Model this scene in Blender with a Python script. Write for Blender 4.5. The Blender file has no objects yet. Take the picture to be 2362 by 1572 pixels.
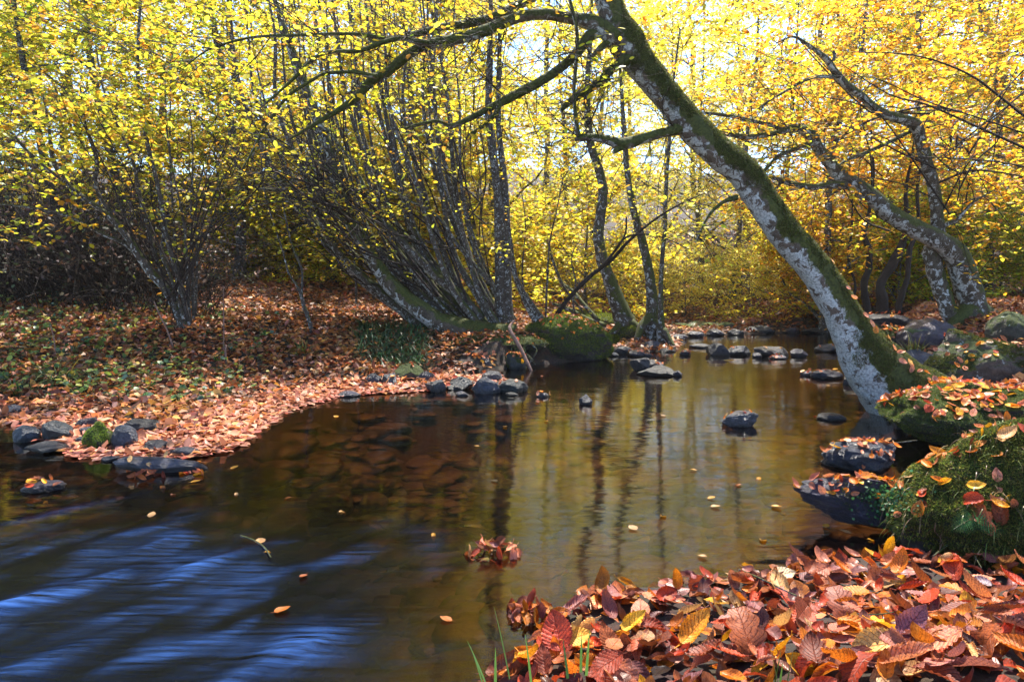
import bpy, math, random
import numpy as np
from mathutils import Vector, Quaternion
from mathutils.bvhtree import BVHTree

# ------------------------------------------------------------------ camera, sky, sun, exposure
FPX, CX, CY, HOR, CH = 1575.0, 1181.0, 786.0, 650.0, 0.95
PITCH = math.atan((CY-HOR)/FPX)
sc = bpy.context.scene
COL = sc.collection
cam = bpy.data.cameras.new('camera'); camo = bpy.data.objects.new('camera', cam); COL.objects.link(camo)
camo.location = (0, 0, CH); camo.rotation_euler = (math.radians(90)-PITCH, 0, 0)
cam.sensor_width = 36; cam.lens = 36*FPX/2362; cam.clip_start = 0.05; cam.clip_end = 500
sc.camera = camo
SUN_EL, SUN_AZ = math.radians(63), math.radians(20)
w = bpy.data.worlds.new('World'); sc.world = w; w.use_nodes = True
wn = w.node_tree; bg = wn.nodes['Background']
sky = wn.nodes.new('ShaderNodeTexSky'); sky.sky_type = 'NISHITA'; sky.sun_disc = False
sky.sun_elevation = SUN_EL; sky.sun_rotation = SUN_AZ; sky.ozone_density = 5.0; sky.air_density = 1.0; sky.dust_density = 0.1
wn.links.new(sky.outputs[0], bg.inputs[0]); bg.inputs[1].default_value = 0.15
sun = bpy.data.lights.new('sun', 'SUN'); suno = bpy.data.objects.new('sun', sun); COL.objects.link(suno)
sd_ = Vector((math.sin(SUN_AZ)*math.cos(SUN_EL), math.cos(SUN_AZ)*math.cos(SUN_EL), math.sin(SUN_EL)))
suno.rotation_euler = sd_.to_track_quat('Z', 'Y').to_euler(); suno.location = (0, 0, 20)
sun.energy = 5.0; sun.angle = math.radians(0.6); sun.color = (1, 0.93, 0.8)
sc.view_settings.view_transform = 'Standard'; sc.view_settings.look = 'None'
sc.view_settings.exposure = 1.75; sc.view_settings.gamma = 1.0
sc.cycles.max_bounces = 9; sc.cycles.diffuse_bounces = 6; sc.cycles.glossy_bounces = 3
sc.cycles.transmission_bounces = 4; sc.cycles.transparent_max_bounces = 6
sc.cycles.caustics_reflective = False; sc.cycles.caustics_refractive = False
sc.cycles.use_denoising = True; sc.cycles.sample_clamp_indirect = 6

R = np.random.RandomState(7)
random.seed(7)

# ------------------------------------------------------------------ pixel -> place
cp, sp_ = math.cos(PITCH), math.sin(PITCH)
def ray(px, py):
    a = (px-CX)/FPX; b = (CY-py)/FPX
    return np.array([a, cp+b*sp_, -sp_+b*cp])
def P(px, py, D):
    r = ray(px, py); return np.array([0, 0, CH]) + r*(D/r[1])
def G(px, py, z=0.0):
    r = ray(px, py); return np.array([0, 0, CH]) + r*((z-CH)/r[2])

# ------------------------------------------------------------------ noise
def _h(ix, iy, iz):
    n = (ix*374761393 + iy*668265263 + iz*1274126177) & 0xffffffff
    n = ((n ^ (n >> 13))*1103515245) & 0xffffffff
    n = (n ^ (n >> 16)) & 0xffff
    return n/65535.0*2-1
def vn(p):
    p = np.asarray(p, float); i = np.floor(p).astype(np.int64); f = p-i; f = f*f*(3-2*f)
    x, y, z = i[..., 0], i[..., 1], i[..., 2]; fx, fy, fz = f[..., 0], f[..., 1], f[..., 2]
    def L(a, b, t): return a+(b-a)*t
    return L(L(L(_h(x, y, z), _h(x+1, y, z), fx), L(_h(x, y+1, z), _h(x+1, y+1, z), fx), fy),
             L(L(_h(x, y, z+1), _h(x+1, y, z+1), fx), L(_h(x, y+1, z+1), _h(x+1, y+1, z+1), fx), fy), fz)
def fbm(p, o=3):
    s = 0; a = 1.0; t = 0; p = np.asarray(p, float)
    for k in range(o):
        s = s+a*vn(p*(2.03**k)+17.3*k); t += a; a *= 0.5
    return s/t
def sstep(a, b, x):
    t = np.clip((x-a)/(b-a), 0, 1); return t*t*(3-2*t)
def nrm(v):
    v = np.asarray(v, float); return v/np.maximum(np.linalg.norm(v, axis=-1, keepdims=True), 1e-9)

# ------------------------------------------------------------------ mesh building
class MB:
    def __init__(s): s.v = []; s.f = []; s.n = []; s.c = []; s.uv = []; s.k = 0
    def add(s, v, faces, col=None, uv=None):
        """v Nx3; faces = int array MxK (all same K) or list of such arrays"""
        v = np.asarray(v, float)
        s.v.append(v)
        if not isinstance(faces, (list, tuple)): faces = [faces]
        for f in faces:
            if len(f) == 0: continue
            f = np.asarray(f); s.f.append((f+s.k).ravel()); s.n.append(np.full(len(f), f.shape[1]))
        c = np.ones((len(v), 4)); 
        if col is not None: c[:, :3] = col
        s.c.append(c)
        s.uv.append(uv if uv is not None else np.zeros((len(v), 2)))
        s.k += len(v)
    def mesh(s, name, mat, smooth=True):
        me = bpy.data.meshes.new(name)
        v = np.concatenate(s.v); li = np.concatenate(s.f).astype(np.int32); n = np.concatenate(s.n).astype(np.int32)
        me.vertices.add(len(v)); me.vertices.foreach_set('co', v.astype(np.float32).ravel())
        me.loops.add(len(li)); me.loops.foreach_set('vertex_index', li)
        me.polygons.add(len(n)); st = np.concatenate([[0], np.cumsum(n)[:-1]]).astype(np.int32)
        me.polygons.foreach_set('loop_start', st); 
        try: me.polygons.foreach_set('loop_total', n)
        except Exception: pass
        me.polygons.foreach_set('use_smooth', np.full(len(n), smooth))
        a = me.attributes.new('Col', 'FLOAT_COLOR', 'POINT'); a.data.foreach_set('color', np.concatenate(s.c).astype(np.float32).ravel())
        u = me.attributes.new('luv', 'FLOAT2', 'POINT'); u.data.foreach_set('vector', np.concatenate(s.uv).astype(np.float32).ravel())
        me.update(calc_edges=True); me.validate()
        me.materials.append(mat)
        return me
def link(name, me, parent=None, loc=None):
    o = bpy.data.objects.new(name, me); COL.objects.link(o)
    if loc is not None: o.location = loc
    if parent is not None: o.parent = parent
    return o
def tag(o, label=None, cat=None, group=None, kind=None):
    if label: o['label'] = label
    if cat: o['category'] = cat
    if group: o['group'] = group
    if kind: o['kind'] = kind
    return o
def empty(name, loc):
    o = bpy.data.objects.new(name, None); COL.objects.link(o); o.location = loc; o.empty_display_size = 0.1; return o

def catmull(pts, step):
    pts = np.asarray(pts, float); n = len(pts)
    if n < 3:
        k = max(2, int(np.linalg.norm(pts[-1, :3]-pts[0, :3])/step)+1); t = np.linspace(0, 1, k)[:, None]
        return pts[0]*(1-t)+pts[-1]*t
    e = np.vstack([2*pts[0]-pts[1], pts, 2*pts[-1]-pts[-2]]); out = []
    for i in range(n-1):
        p0, p1, p2, p3 = e[i:i+4]; k = max(1, int(np.ceil(np.linalg.norm(p2[:3]-p1[:3])/step)))
        t = (np.arange(k)/k)[:, None]
        out.append(0.5*((2*p1)+(-p0+p2)*t+(2*p0-5*p1+4*p2-p3)*t*t+(-p0+3*p1-3*p2+p3)*t**3))
    out.append(pts[-1:]); return np.concatenate(out)
def tube(path, rad, ns=8, amp=0.0, nf=6.0, cap=True, lump=0.0):
    path = np.asarray(path, float); n = len(path); rad = np.maximum(np.asarray(rad, float)*np.ones(n), 0.0004)
    T = nrm(np.gradient(path, axis=0)); 
    ref = np.array([0, 0, 1.0]) if abs(T[0, 2]) < 0.9 else np.array([1.0, 0, 0])
    U = np.zeros((n, 3)); u = ref-T[0]*(ref@T[0]); U[0] = u/np.linalg.norm(u)
    for i in range(1, n):
        u = U[i-1]-T[i]*(U[i-1]@T[i]); U[i] = u/max(np.linalg.norm(u), 1e-9)
    V = np.cross(T, U)
    a = np.linspace(0, 2*math.pi, ns, endpoint=False)
    d = U[:, None]*np.cos(a)[None, :, None]+V[:, None]*np.sin(a)[None, :, None]
    r = rad[:, None]*np.ones((1, ns))
    if amp or lump:
        q = path[:, None]+d*rad[:, None, None]
        r = r*(1+amp*fbm(q*nf, 3)+lump*vn(q*2.2))
    v = (path[:, None]+d*r[..., None]).reshape(-1, 3)
    i = np.arange(n-1)[:, None]*ns; j = np.arange(ns)[None]; k = (j+1) % ns
    f = np.stack([i+j, i+k, i+ns+k, i+ns+j], -1).reshape(-1, 4)
    fs = [f]
    if cap:
        v = np.vstack([v, path[:1], path[-1:]]); jj = np.arange(ns); kk = (jj+1) % ns
        fs.append(np.stack([kk, jj, np.full(ns, n*ns)], -1)); b = (n-1)*ns
        fs.append(np.stack([b+jj, b+kk, np.full(ns, n*ns+1)], -1))
    return v, fs

# ------------------------------------------------------------------ materials
def newmat(name):
    m = bpy.data.materials.new(name); m.use_nodes = True; nt = m.node_tree; nt.nodes.clear()
    o = nt.nodes.new('ShaderNodeOutputMaterial'); return m, nt, o
def N(nt, t, **kw):
    n = nt.nodes.new(t)
    for k, v in kw.items():
        if k.startswith('i_'):
            key = k[2:]; key = int(key) if key.isdigit() else key.replace('_', ' ')
            n.inputs[key].default_value = v
        else: setattr(n, k, v)
    return n
def noise(nt, scale, detail=4, rough=0.6, vec=None, dist=0.0):
    n = N(nt, 'ShaderNodeTexNoise'); n.inputs['Scale'].default_value = scale; n.inputs['Detail'].default_value = detail
    n.inputs['Roughness'].default_value = rough; n.inputs['Distortion'].default_value = dist
    if vec is not None: nt.links.new(vec, n.inputs['Vector'])
    return n
def ramp(nt, fac, stops):
    r = N(nt, 'ShaderNodeValToRGB'); e = r.color_ramp.elements
    while len(e) < len(stops): e.new(0.5)
    for el, (p, c) in zip(e, stops):
        el.position = p; el.color = (c, c, c, 1) if not hasattr(c, '__len__') else (*c, 1)
    nt.links.new(fac, r.inputs[0]); return r
def mix(nt, fac, a, b, blend='MIX'):
    m = N(nt, 'ShaderNodeMix', data_type='RGBA', blend_type=blend)
    for s, x in ((m.inputs[0], fac), (m.inputs[6], a), (m.inputs[7], b)):
        if isinstance(x, bpy.types.NodeSocket): nt.links.new(x, s)
        elif hasattr(x, '__len__'): s.default_value = (*x, 1)
        else: s.default_value = x
    return m.outputs[2]
def coord(nt): return N(nt, 'ShaderNodeTexCoord').outputs['Object']
def bump(nt, h, dist, strength=1.0):
    b = N(nt, 'ShaderNodeBump'); b.inputs['Distance'].default_value = dist; b.inputs['Strength'].default_value = strength
    nt.links.new(h, b.inputs['Height']); return b.outputs[0]

def leaf_mat(name, trans=0.5, rough=0.5, use_obj=False, veins=False, spec=0.3, tscale=1.25):
    m, nt, o = newmat(name)
    oi = N(nt, 'ShaderNodeObjectInfo'); at = N(nt, 'ShaderNodeAttribute', attribute_name='Col')
    c = mix(nt, 1.0, oi.outputs['Color'], at.outputs['Color'], 'MULTIPLY')
    nrmo = None
    if veins:
        uv = N(nt, 'ShaderNodeAttribute', attribute_name='luv'); s = N(nt, 'ShaderNodeSeparateXYZ'); nt.links.new(uv.outputs['Vector'], s.inputs[0])
        ab = N(nt, 'ShaderNodeMath', operation='ABSOLUTE'); nt.links.new(s.outputs[1], ab.inputs[0])
        m1 = N(nt, 'ShaderNodeMath', operation='MULTIPLY', i_1=2.4); nt.links.new(ab.outputs[0], m1.inputs[0])
        m2 = N(nt, 'ShaderNodeMath', operation='MULTIPLY', i_1=10.0); nt.links.new(s.outputs[0], m2.inputs[0])
        su = N(nt, 'ShaderNodeMath', operation='SUBTRACT'); nt.links.new(m2.outputs[0], su.inputs[0]); nt.links.new(m1.outputs[0], su.inputs[1])
        fr = N(nt, 'ShaderNodeMath', operation='FRACT'); nt.links.new(su.outputs[0], fr.inputs[0])
        vr = ramp(nt, fr.outputs[0], [(0.0, 1.0), (0.10, 0.0), (0.90, 0.0), (1.0, 1.0)])
        mr = ramp(nt, ab.outputs[0], [(0.0, 1.0), (0.05, 0.0)])
        mx = N(nt, 'ShaderNodeMath', operation='MAXIMUM'); nt.links.new(vr.outputs[0], mx.inputs[0]); nt.links.new(mr.outputs[0], mx.inputs[1])
        tc = coord(nt)
        off = N(nt, 'ShaderNodeVectorMath', operation='ADD'); nt.links.new(tc, off.inputs[0])
        cmb = N(nt, 'ShaderNodeCombineXYZ'); rm = N(nt, 'ShaderNodeMath', operation='MULTIPLY', i_1=37.0); nt.links.new(oi.outputs['Random'], rm.inputs[0])
        nt.links.new(rm.outputs[0], cmb.inputs[0]); nt.links.new(cmb.outputs[0], off.inputs[1])
        n1 = noise(nt, 28, 4, 0.65, off.outputs[0]); n2 = noise(nt, 160, 3, 0.6, off.outputs[0])
        blot = ramp(nt, n1.outputs[0], [(0.36, (0.38, 0.25, 0.22)), (0.48, (.95, .9, .9)), (0.62, (1.45, 1.2, 0.7))])
        c = mix(nt, 0.85, c, mix(nt, 1.0, c, blot.outputs[0], 'MULTIPLY'))
        sp = ramp(nt, n2.outputs[0], [(0.36, (0.45, 0.35, 0.3)), (0.47, (1, 1, 1))])
        c = mix(nt, 0.8, c, mix(nt, 1.0, c, sp.outputs[0], 'MULTIPLY'))
        c = mix(nt, mx.outputs[0], c, mix(nt, 1.0, c, (0.55, 0.42, 0.35), 'MULTIPLY'))
        hh = N(nt, 'ShaderNodeMath', operation='MULTIPLY_ADD', i_1=0.5); nt.links.new(n2.outputs[0], hh.inputs[0]); nt.links.new(mx.outputs[0], hh.inputs[2])
        nrmo = bump(nt, hh.outputs[0], 0.0012, 0.8)
    p = N(nt, 'ShaderNodeBsdfPrincipled'); p.inputs['Roughness'].default_value = rough; p.inputs['Specular IOR Level'].default_value = spec
    nt.links.new(c, p.inputs['Base Color'])
    t = N(nt, 'ShaderNodeBsdfTranslucent'); tcx = mix(nt, 1.0, c, (tscale, tscale, tscale*0.8), 'MULTIPLY'); nt.links.new(tcx, t.inputs[0])
    if nrmo: nt.links.new(nrmo, p.inputs['Normal'])
    ms = N(nt, 'ShaderNodeMixShader'); ms.inputs[0].default_value = trans
    nt.links.new(p.outputs[0], ms.inputs[1]); nt.links.new(t.outputs[0], ms.inputs[2]); nt.links.new(ms.outputs[0], o.inputs[0])
    return m
M_CROWN = leaf_mat('autumn_foliage', 0.6, 0.45)
M_LITTER = leaf_mat('leaf_litter', 0.25, 0.5)
M_LEAF = leaf_mat('fallen_leaf', 0.22, 0.40, veins=True, spec=0.28)
M_GRASS = leaf_mat('grass_blades', 0.35, 0.4)
M_MOSSF = leaf_mat('moss_fronds', 0.35, 0.6)

def bark_mat(name, base, lichen=0.0, moss=0.0, dark=0.6, scale=1.0, mossdir=(0.3, -0.1, 1), lichen_low=False):
    m, nt, o = newmat(name); tc = coord(nt)
    p = N(nt, 'ShaderNodeBsdfPrincipled'); p.inputs['Roughness'].default_value = 0.8; p.inputs['Specular IOR Level'].default_value = 0.25
    n1 = noise(nt, 9*scale, 6, 0.65, tc); n2 = noise(nt, 60*scale, 5, 0.6, tc); n3 = noise(nt, 5*scale, 5, 0.7, tc)
    b = np.array(base)
    c = ramp(nt, n1.outputs[0], [(0.3, tuple(b*dark)), (0.5, tuple(b)), (0.7, tuple(b*1.5))]).outputs[0]
    c = mix(nt, 0.7, c, mix(nt, 1.0, c, ramp(nt, n2.outputs[0], [(0.35, 0.45), (0.55, 1.15)]).outputs[0], 'MULTIPLY'))
    geo = N(nt, 'ShaderNodeNewGeometry')
    dt = N(nt, 'ShaderNodeVectorMath', operation='DOT_PRODUCT'); nt.links.new(geo.outputs['Normal'], dt.inputs[0]); dt.inputs[1].default_value = tuple(nrm(mossdir))
    if lichen > 0:
        n4 = noise(nt, 15*scale, 8, 0.7, tc, 0.8)
        a = N(nt, 'ShaderNodeMath', operation='MULTIPLY_ADD', i_1=-0.10); nt.links.new(dt.outputs['Value'], a.inputs[0]); nt.links.new(n4.outputs[0], a.inputs[2])
        if lichen_low:
            sz_ = N(nt, 'ShaderNodeSeparateXYZ'); nt.links.new(tc, sz_.inputs[0]); mr_ = N(nt, 'ShaderNodeMapRange'); nt.links.new(sz_.outputs[2], mr_.inputs[0]); mr_.inputs[1].default_value = .9; mr_.inputs[2].default_value = 1.7; mr_.inputs[3].default_value = .045; mr_.inputs[4].default_value = -.03
            a2 = N(nt, 'ShaderNodeMath', operation='ADD'); nt.links.new(a.outputs[0], a2.inputs[0]); nt.links.new(mr_.outputs[0], a2.inputs[1]); a = a2
        lm = ramp(nt, a.outputs[0], [(0.60-0.2*lichen, 0.0), (0.63-0.2*lichen, 1.0)])
        n5 = noise(nt, 70, 3, 0.6, tc)
        lc = ramp(nt, n5.outputs[0], [(0.3, (0.14, 0.15, 0.16)), (0.6, (0.42, 0.46, 0.50))])
        c = mix(nt, lm.outputs[0], c, lc.outputs[0])
    if moss > 0:
        a = N(nt, 'ShaderNodeMath', operation='MULTIPLY_ADD', i_1=0.35); nt.links.new(dt.outputs['Value'], a.inputs[0]); nt.links.new(n3.outputs[0], a.inputs[2])
        mm = ramp(nt, a.outputs[0], [(0.78-0.3*moss, 0.0), (0.84-0.3*moss, 1.0)])
        mc = ramp(nt, n2.outputs[0], [(0.3, (0.014, 0.018, 0.006)), (0.6, (0.055, 0.065, 0.014))])
        c = mix(nt, mm.outputs[0], c, mc.outputs[0])
    nt.links.new(c, p.inputs['Base Color'])
    ad = N(nt, 'ShaderNodeMath', operation='ADD'); nt.links.new(n1.outputs[0], ad.inputs[0]); nt.links.new(n2.outputs[0], ad.inputs[1])
    nt.links.new(bump(nt, ad.outputs[0], 0.012, 0.9), p.inputs['Normal']); nt.links.new(p.outputs[0], o.inputs[0]); return m
M_BARK = bark_mat('beech_bark', (0.085, 0.068, 0.06), lichen=0.36, moss=1.15, lichen_low=True, mossdir=(0.75, -0.15, 0.6))
M_BARK2 = bark_mat('mossy_bark', (0.06, 0.05, 0.042), lichen=0.25, moss=0.75)
M_STEM = bark_mat('hazel_bark', (0.055, 0.046, 0.042), lichen=0.22, moss=0.35, scale=2)
M_TWIG = bark_mat('twig_bark', (0.025, 0.018, 0.017), scale=3)
M_PALE = bark_mat('pale_wood', (0.20, 0.12, 0.10), scale=3)

def rock_mat(name, base, rough=0.5, moss=0.0, lichen=0.0, wet=True):
    m, nt, o = newmat(name); tc = coord(nt); oi = N(nt, 'ShaderNodeObjectInfo')
    p = N(nt, 'ShaderNodeBsdfPrincipled'); p.inputs['Roughness'].default_value = rough; p.inputs['Specular IOR Level'].default_value = 0.5
    n1 = noise(nt, 6, 6, 0.65, tc); n2 = noise(nt, 70, 8, 0.75, tc); n3 = noise(nt, 14, 8, 0.75, tc)
    b = np.array(base)
    c = ramp(nt, n3.outputs[0], [(0.3, tuple(b*0.4)), (0.52, tuple(b)), (0.72, tuple(b*2.2))]).outputs[0]
    c = mix(nt, 0.8, c, mix(nt, 1.0, c, ramp(nt, n2.outputs[0], [(0.35, 0.5), (0.6, 1.25)]).outputs[0], 'MULTIPLY'))
    c = mix(nt, 1.0, c, oi.outputs['Color'], 'MULTIPLY')
    geo = N(nt, 'ShaderNodeNewGeometry'); s = N(nt, 'ShaderNodeSeparateXYZ'); nt.links.new(geo.outputs['Normal'], s.inputs[0])
    if moss > 0:
        a = N(nt, 'ShaderNodeMath', operation='MULTIPLY_ADD', i_1=0.3); nt.links.new(s.outputs[2], a.inputs[0]); nt.links.new(n3.outputs[0], a.inputs[2])
        mm = ramp(nt, a.outputs[0], [(0.85-0.4*moss, 0.0), (0.92-0.4*moss, 1.0)])
        mc = ramp(nt, n2.outputs[0], [(0.3, (0.015, 0.022, 0.005)), (0.65, (0.06, 0.08, 0.014))])
        c = mix(nt, mm.outputs[0], c, mc.outputs[0])
        rr = mix(nt, mm.outputs[0], (rough,)*3, (0.95,)*3); nt.links.new(rr, p.inputs['Roughness'])
    if lichen > 0:
        lm = ramp(nt, noise(nt, 8, 6, 0.7, tc).outputs[0], [(0.60, 0.0), (0.63, 1.0)]); c = mix(nt, lm.outputs[0], c, (0.3, 0.33, 0.34))
    ps = N(nt, 'ShaderNodeSeparateXYZ'); nt.links.new(geo.outputs['Position'], ps.inputs[0]); wa = N(nt, 'ShaderNodeMath', operation='MULTIPLY_ADD', i_1=-.02); nt.links.new(n1.outputs[0], wa.inputs[0]); nt.links.new(ps.outputs[2], wa.inputs[2])
    wr = ramp(nt, wa.outputs[0], [(0.004, .38), (0.016, 1.0)]); c = mix(nt, 1.0, c, wr.outputs[0], 'MULTIPLY')
    nt.links.new(c, p.inputs['Base Color'])
    ad = N(nt, 'ShaderNodeMath', operation='ADD'); nt.links.new(n3.outputs[0], ad.inputs[0]); nt.links.new(n2.outputs[0], ad.inputs[1])
    nt.links.new(bump(nt, ad.outputs[0], 0.02, 1.0), p.inputs['Normal']); nt.links.new(p.outputs[0], o.inputs[0]); return m
M_ROCK = rock_mat('wet_slate', (0.026, 0.03, 0.045), 0.33)
M_ROCKM = rock_mat('mossy_stone', (0.035, 0.035, 0.04), 0.6, moss=0.75)
M_ROCKB = rock_mat('boulder_stone', (0.075, 0.068, 0.068), 0.65, moss=0.6, lichen=0.3)
M_BED = rock_mat('bed_stone', (0.11, 0.07, 0.045), 0.5)

def soil_mat():
    m, nt, o = newmat('forest_soil'); tc = coord(nt)
    p = N(nt, 'ShaderNodeBsdfPrincipled'); p.inputs['Roughness'].default_value = 0.9
    n1 = noise(nt, 3, 6, 0.7, tc); n2 = noise(nt, 25, 6, 0.75, tc)
    v = N(nt, 'ShaderNodeTexVoronoi'); v.inputs['Scale'].default_value = 22; nt.links.new(tc, v.inputs['Vector'])
    c = ramp(nt, n2.outputs[0], [(0.3, (0.008, 0.005, 0.004)), (0.55, (0.035, 0.018, 0.01)), (0.75, (0.09, 0.04, 0.02))]).outputs[0]
    c = mix(nt, 0.5, c, mix(nt, 1.0, c, v.outputs['Color'], 'MULTIPLY'))
    nt.links.new(c, p.inputs['Base Color']); nt.links.new(bump(nt, n2.outputs[0], 0.03, 0.8), p.inputs['Normal'])
    nt.links.new(p.outputs[0], o.inputs[0]); return m
M_SOIL = soil_mat()

def water_mat():
    m, nt, o = newmat('stream_water'); tc = coord(nt)
    at = N(nt, 'ShaderNodeAttribute', attribute_name='Col'); s = N(nt, 'ShaderNodeSeparateColor'); nt.links.new(at.outputs['Color'], s.inputs[0])
    mp = N(nt, 'ShaderNodeMapping'); mp.inputs['Scale'].default_value = (2.5, 9, 1); nt.links.new(tc, mp.inputs[0])
    n1 = noise(nt, 1.6, 3, 0.5, mp.outputs[0])
    mp2 = N(nt, 'ShaderNodeMapping'); mp2.inputs['Rotation'].default_value = (0, 0, -math.radians(53)); mp2.inputs['Scale'].default_value = (1.2, 16, 1); nt.links.new(tc, mp2.inputs[0])
    n2 = noise(nt, 3.0, 6, 0.65, mp2.outputs[0])
    b1 = N(nt, 'ShaderNodeBump'); b1.inputs['Strength'].default_value = 1.0; b1.inputs['Distance'].default_value = 0.002; nt.links.new(n1.outputs[0], b1.inputs['Height'])
    b2 = N(nt, 'ShaderNodeBump'); b2.inputs['Distance'].default_value = 0.0025; nt.links.new(n2.outputs[0], b2.inputs['Height']); nt.links.new(s.outputs[0], b2.inputs['Strength']); nt.links.new(b1.outputs[0], b2.inputs['Normal'])
    tr = N(nt, 'ShaderNodeBsdfTransparent'); nt.links.new(mix(nt, s.outputs[0], (0.42, 0.26, 0.14), (0.03, 0.03, 0.04)), tr.inputs[0])
    gl = N(nt, 'ShaderNodeBsdfGlossy'); nt.links.new(mix(nt, s.outputs[0], (1, 1, 1), (.42, .52, .8)), gl.inputs[0]); nt.links.new(b2.outputs[0], gl.inputs['Normal'])  # reflection on the fast water dimmed and turned blue by colour
    rg = N(nt, 'ShaderNodeMath', operation='MULTIPLY_ADD', i_1=0.08, i_2=0.07); nt.links.new(s.outputs[0], rg.inputs[0]); nt.links.new(rg.outputs[0], gl.inputs['Roughness'])
    fr = N(nt, 'ShaderNodeFresnel'); fr.inputs[0].default_value = 1.36; nt.links.new(b2.outputs[0], fr.inputs['Normal'])
    ms = N(nt, 'ShaderNodeMixShader'); nt.links.new(fr.outputs[0], ms.inputs[0]); nt.links.new(tr.outputs[0], ms.inputs[1]); nt.links.new(gl.outputs[0], ms.inputs[2])
    df = N(nt, 'ShaderNodeBsdfDiffuse'); df.inputs[0].default_value = (0.035, 0.095, 0.30, 1); nt.links.new(b2.outputs[0], df.inputs['Normal'])  # blue sky reflection on foam and ripples, painted as diffuse colour
    sheen_fac = N(nt, 'ShaderNodeMath', operation='MULTIPLY'); fn = ramp(nt, n2.outputs[0], [(0.38, 0.0), (0.62, 1.0)]); nt.links.new(fn.outputs[0], sheen_fac.inputs[0]); nt.links.new(s.outputs[1], sheen_fac.inputs[1])
    m2 = N(nt, 'ShaderNodeMixShader'); nt.links.new(sheen_fac.outputs[0], m2.inputs[0]); nt.links.new(ms.outputs[0], m2.inputs[1]); nt.links.new(df.outputs[0], m2.inputs[2])
    nt.links.new(m2.outputs[0], o.inputs[0]); return m
M_WATER = water_mat()

# ------------------------------------------------------------------ terrain
WPX = [(-300, 985), (0, 972), (100, 1000), (180, 1050), (300, 1055), (440, 1060), (520, 1040), (595, 990), (640, 950), (780, 912), (1000, 900), (1190, 893),
       (1150, 873), (1010, 872), (1120, 855), (1230, 842), (1390, 828), (1400, 800), (1470, 815), (1560, 805), (1570, 776), (1640, 773), (1800, 768),
       (1940, 765), (2010, 775), (1990, 800), (2000, 840), (2015, 880), (2040, 930), (2085, 975), (2100, 1000), (2200, 1010), (2420, 1030), (2420, 1090), (2200, 1110),
       (2120, 1240), (2110, 1275), (1950, 1292), (1800, 1305), (1680, 1335), (1550, 1345), (1350, 1370), (1290, 1420), (1230, 1470), (1200, 1530), (1110, 1590)]
WP = np.array([G(a, b)[:2] for a, b in WPX] + [(-0.35, 0.9), (-0.7, 0), (-1.2, -3.5), (-12, -3.5), (-12, 4.9)])
def sdist(x, y):
    """signed distance to the shoreline, + on land"""
    p = np.stack([x, y], -1); d = np.full(x.shape, 1e9); ins = np.zeros(x.shape, bool)
    for i in range(len(WP)):
        a = WP[i]; b = WP[(i+1) % len(WP)]; e = b-a; t = np.clip(((p-a)@e)/(e@e+1e-12), 0, 1)
        q = p-a-t[..., None]*e; d = np.minimum(d, np.sqrt((q**2).sum(-1)))
        c = ((a[1] > y) != (b[1] > y)); xx = a[0]+(y-a[1])*(b[0]-a[0])/(b[1]-a[1]+1e-12); ins ^= c & (x < xx)
    return np.where(ins, -d, d)
CTL = [(430, 755, 7), (720, 768, 7.5), (480, 650, 11), (700, 650, 11.5), (100, 700, 8), (0, 850, 5.7), (-300, 850, 5.7), (250, 855, 5.9), (550, 855, 6.3), (900, 820, 7.2), (1150, 752, 8.4),
       (1000, 740, 9), (1250, 745, 9.5), (1300, 735, 11), (1440, 765, 10.5), (1530, 782, 10.2), (300, 640, 14), (1600, 760, 13.2), (1700, 738, 15), (1800, 715, 15),
       (1700, 690, 18), (1400, 600, 25), (800, 600, 25), (1900, 620, 22), (2100, 905, 5.2), (2250, 860, 5.3), (2240, 722, 7.5), (2340, 700, 9), (2060, 730, 8.5),
       (2000, 708, 11), (2350, 900, 4.6), (2362, 690, 13), (1900, 1300, 2.2), (2100, 1315, 2.2), (2362, 1572, 1.15), (1200, 1572, 1.5), (1700, 1572, 1.3), (1500, 1400, 1.88), (2362, 1350, 1.95), (2300, 1040, 3.6), (2500, 1000, 3.6)]
CW = np.array([P(*c) for c in CTL] + [(0.5, 0.4, 0.12), (2.5, 0.5, 0.3), (4, -3, 0.4), (0, -3, 0.3), (-20, 8, 1.2), (-25, 30, 4), (25, 10, 1.5), (25, 35, 5), (0, 45, 5.5), (0, 80, 14), (-60, 80, 14), (60, 80, 14), (-8, 6, 0.5), (8, 3, 0.7)])
_K = np.linalg.norm(CW[:, None, :2]-CW[None, :, :2], axis=-1); _A = np.block([[_K, np.ones((len(CW), 1))], [np.ones((1, len(CW))), np.zeros((1, 1))]])
_W = np.linalg.solve(_A+np.eye(len(_A))*0.0, np.append(CW[:, 2], 0))
def land(x, y):
    x = np.asarray(x, float); y = np.asarray(y, float); sh = x.shape; x = x.ravel(); y = y.ravel(); out = np.empty(len(x))
    for i in range(0, len(x), 40000):
        xx, yy = x[i:i+40000], y[i:i+40000]
        K = np.hypot(xx[:, None]-CW[None, :, 0], yy[:, None]-CW[None, :, 1]); out[i:i+40000] = K@_W[:-1]+_W[-1]
    return out.reshape(sh)
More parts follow.
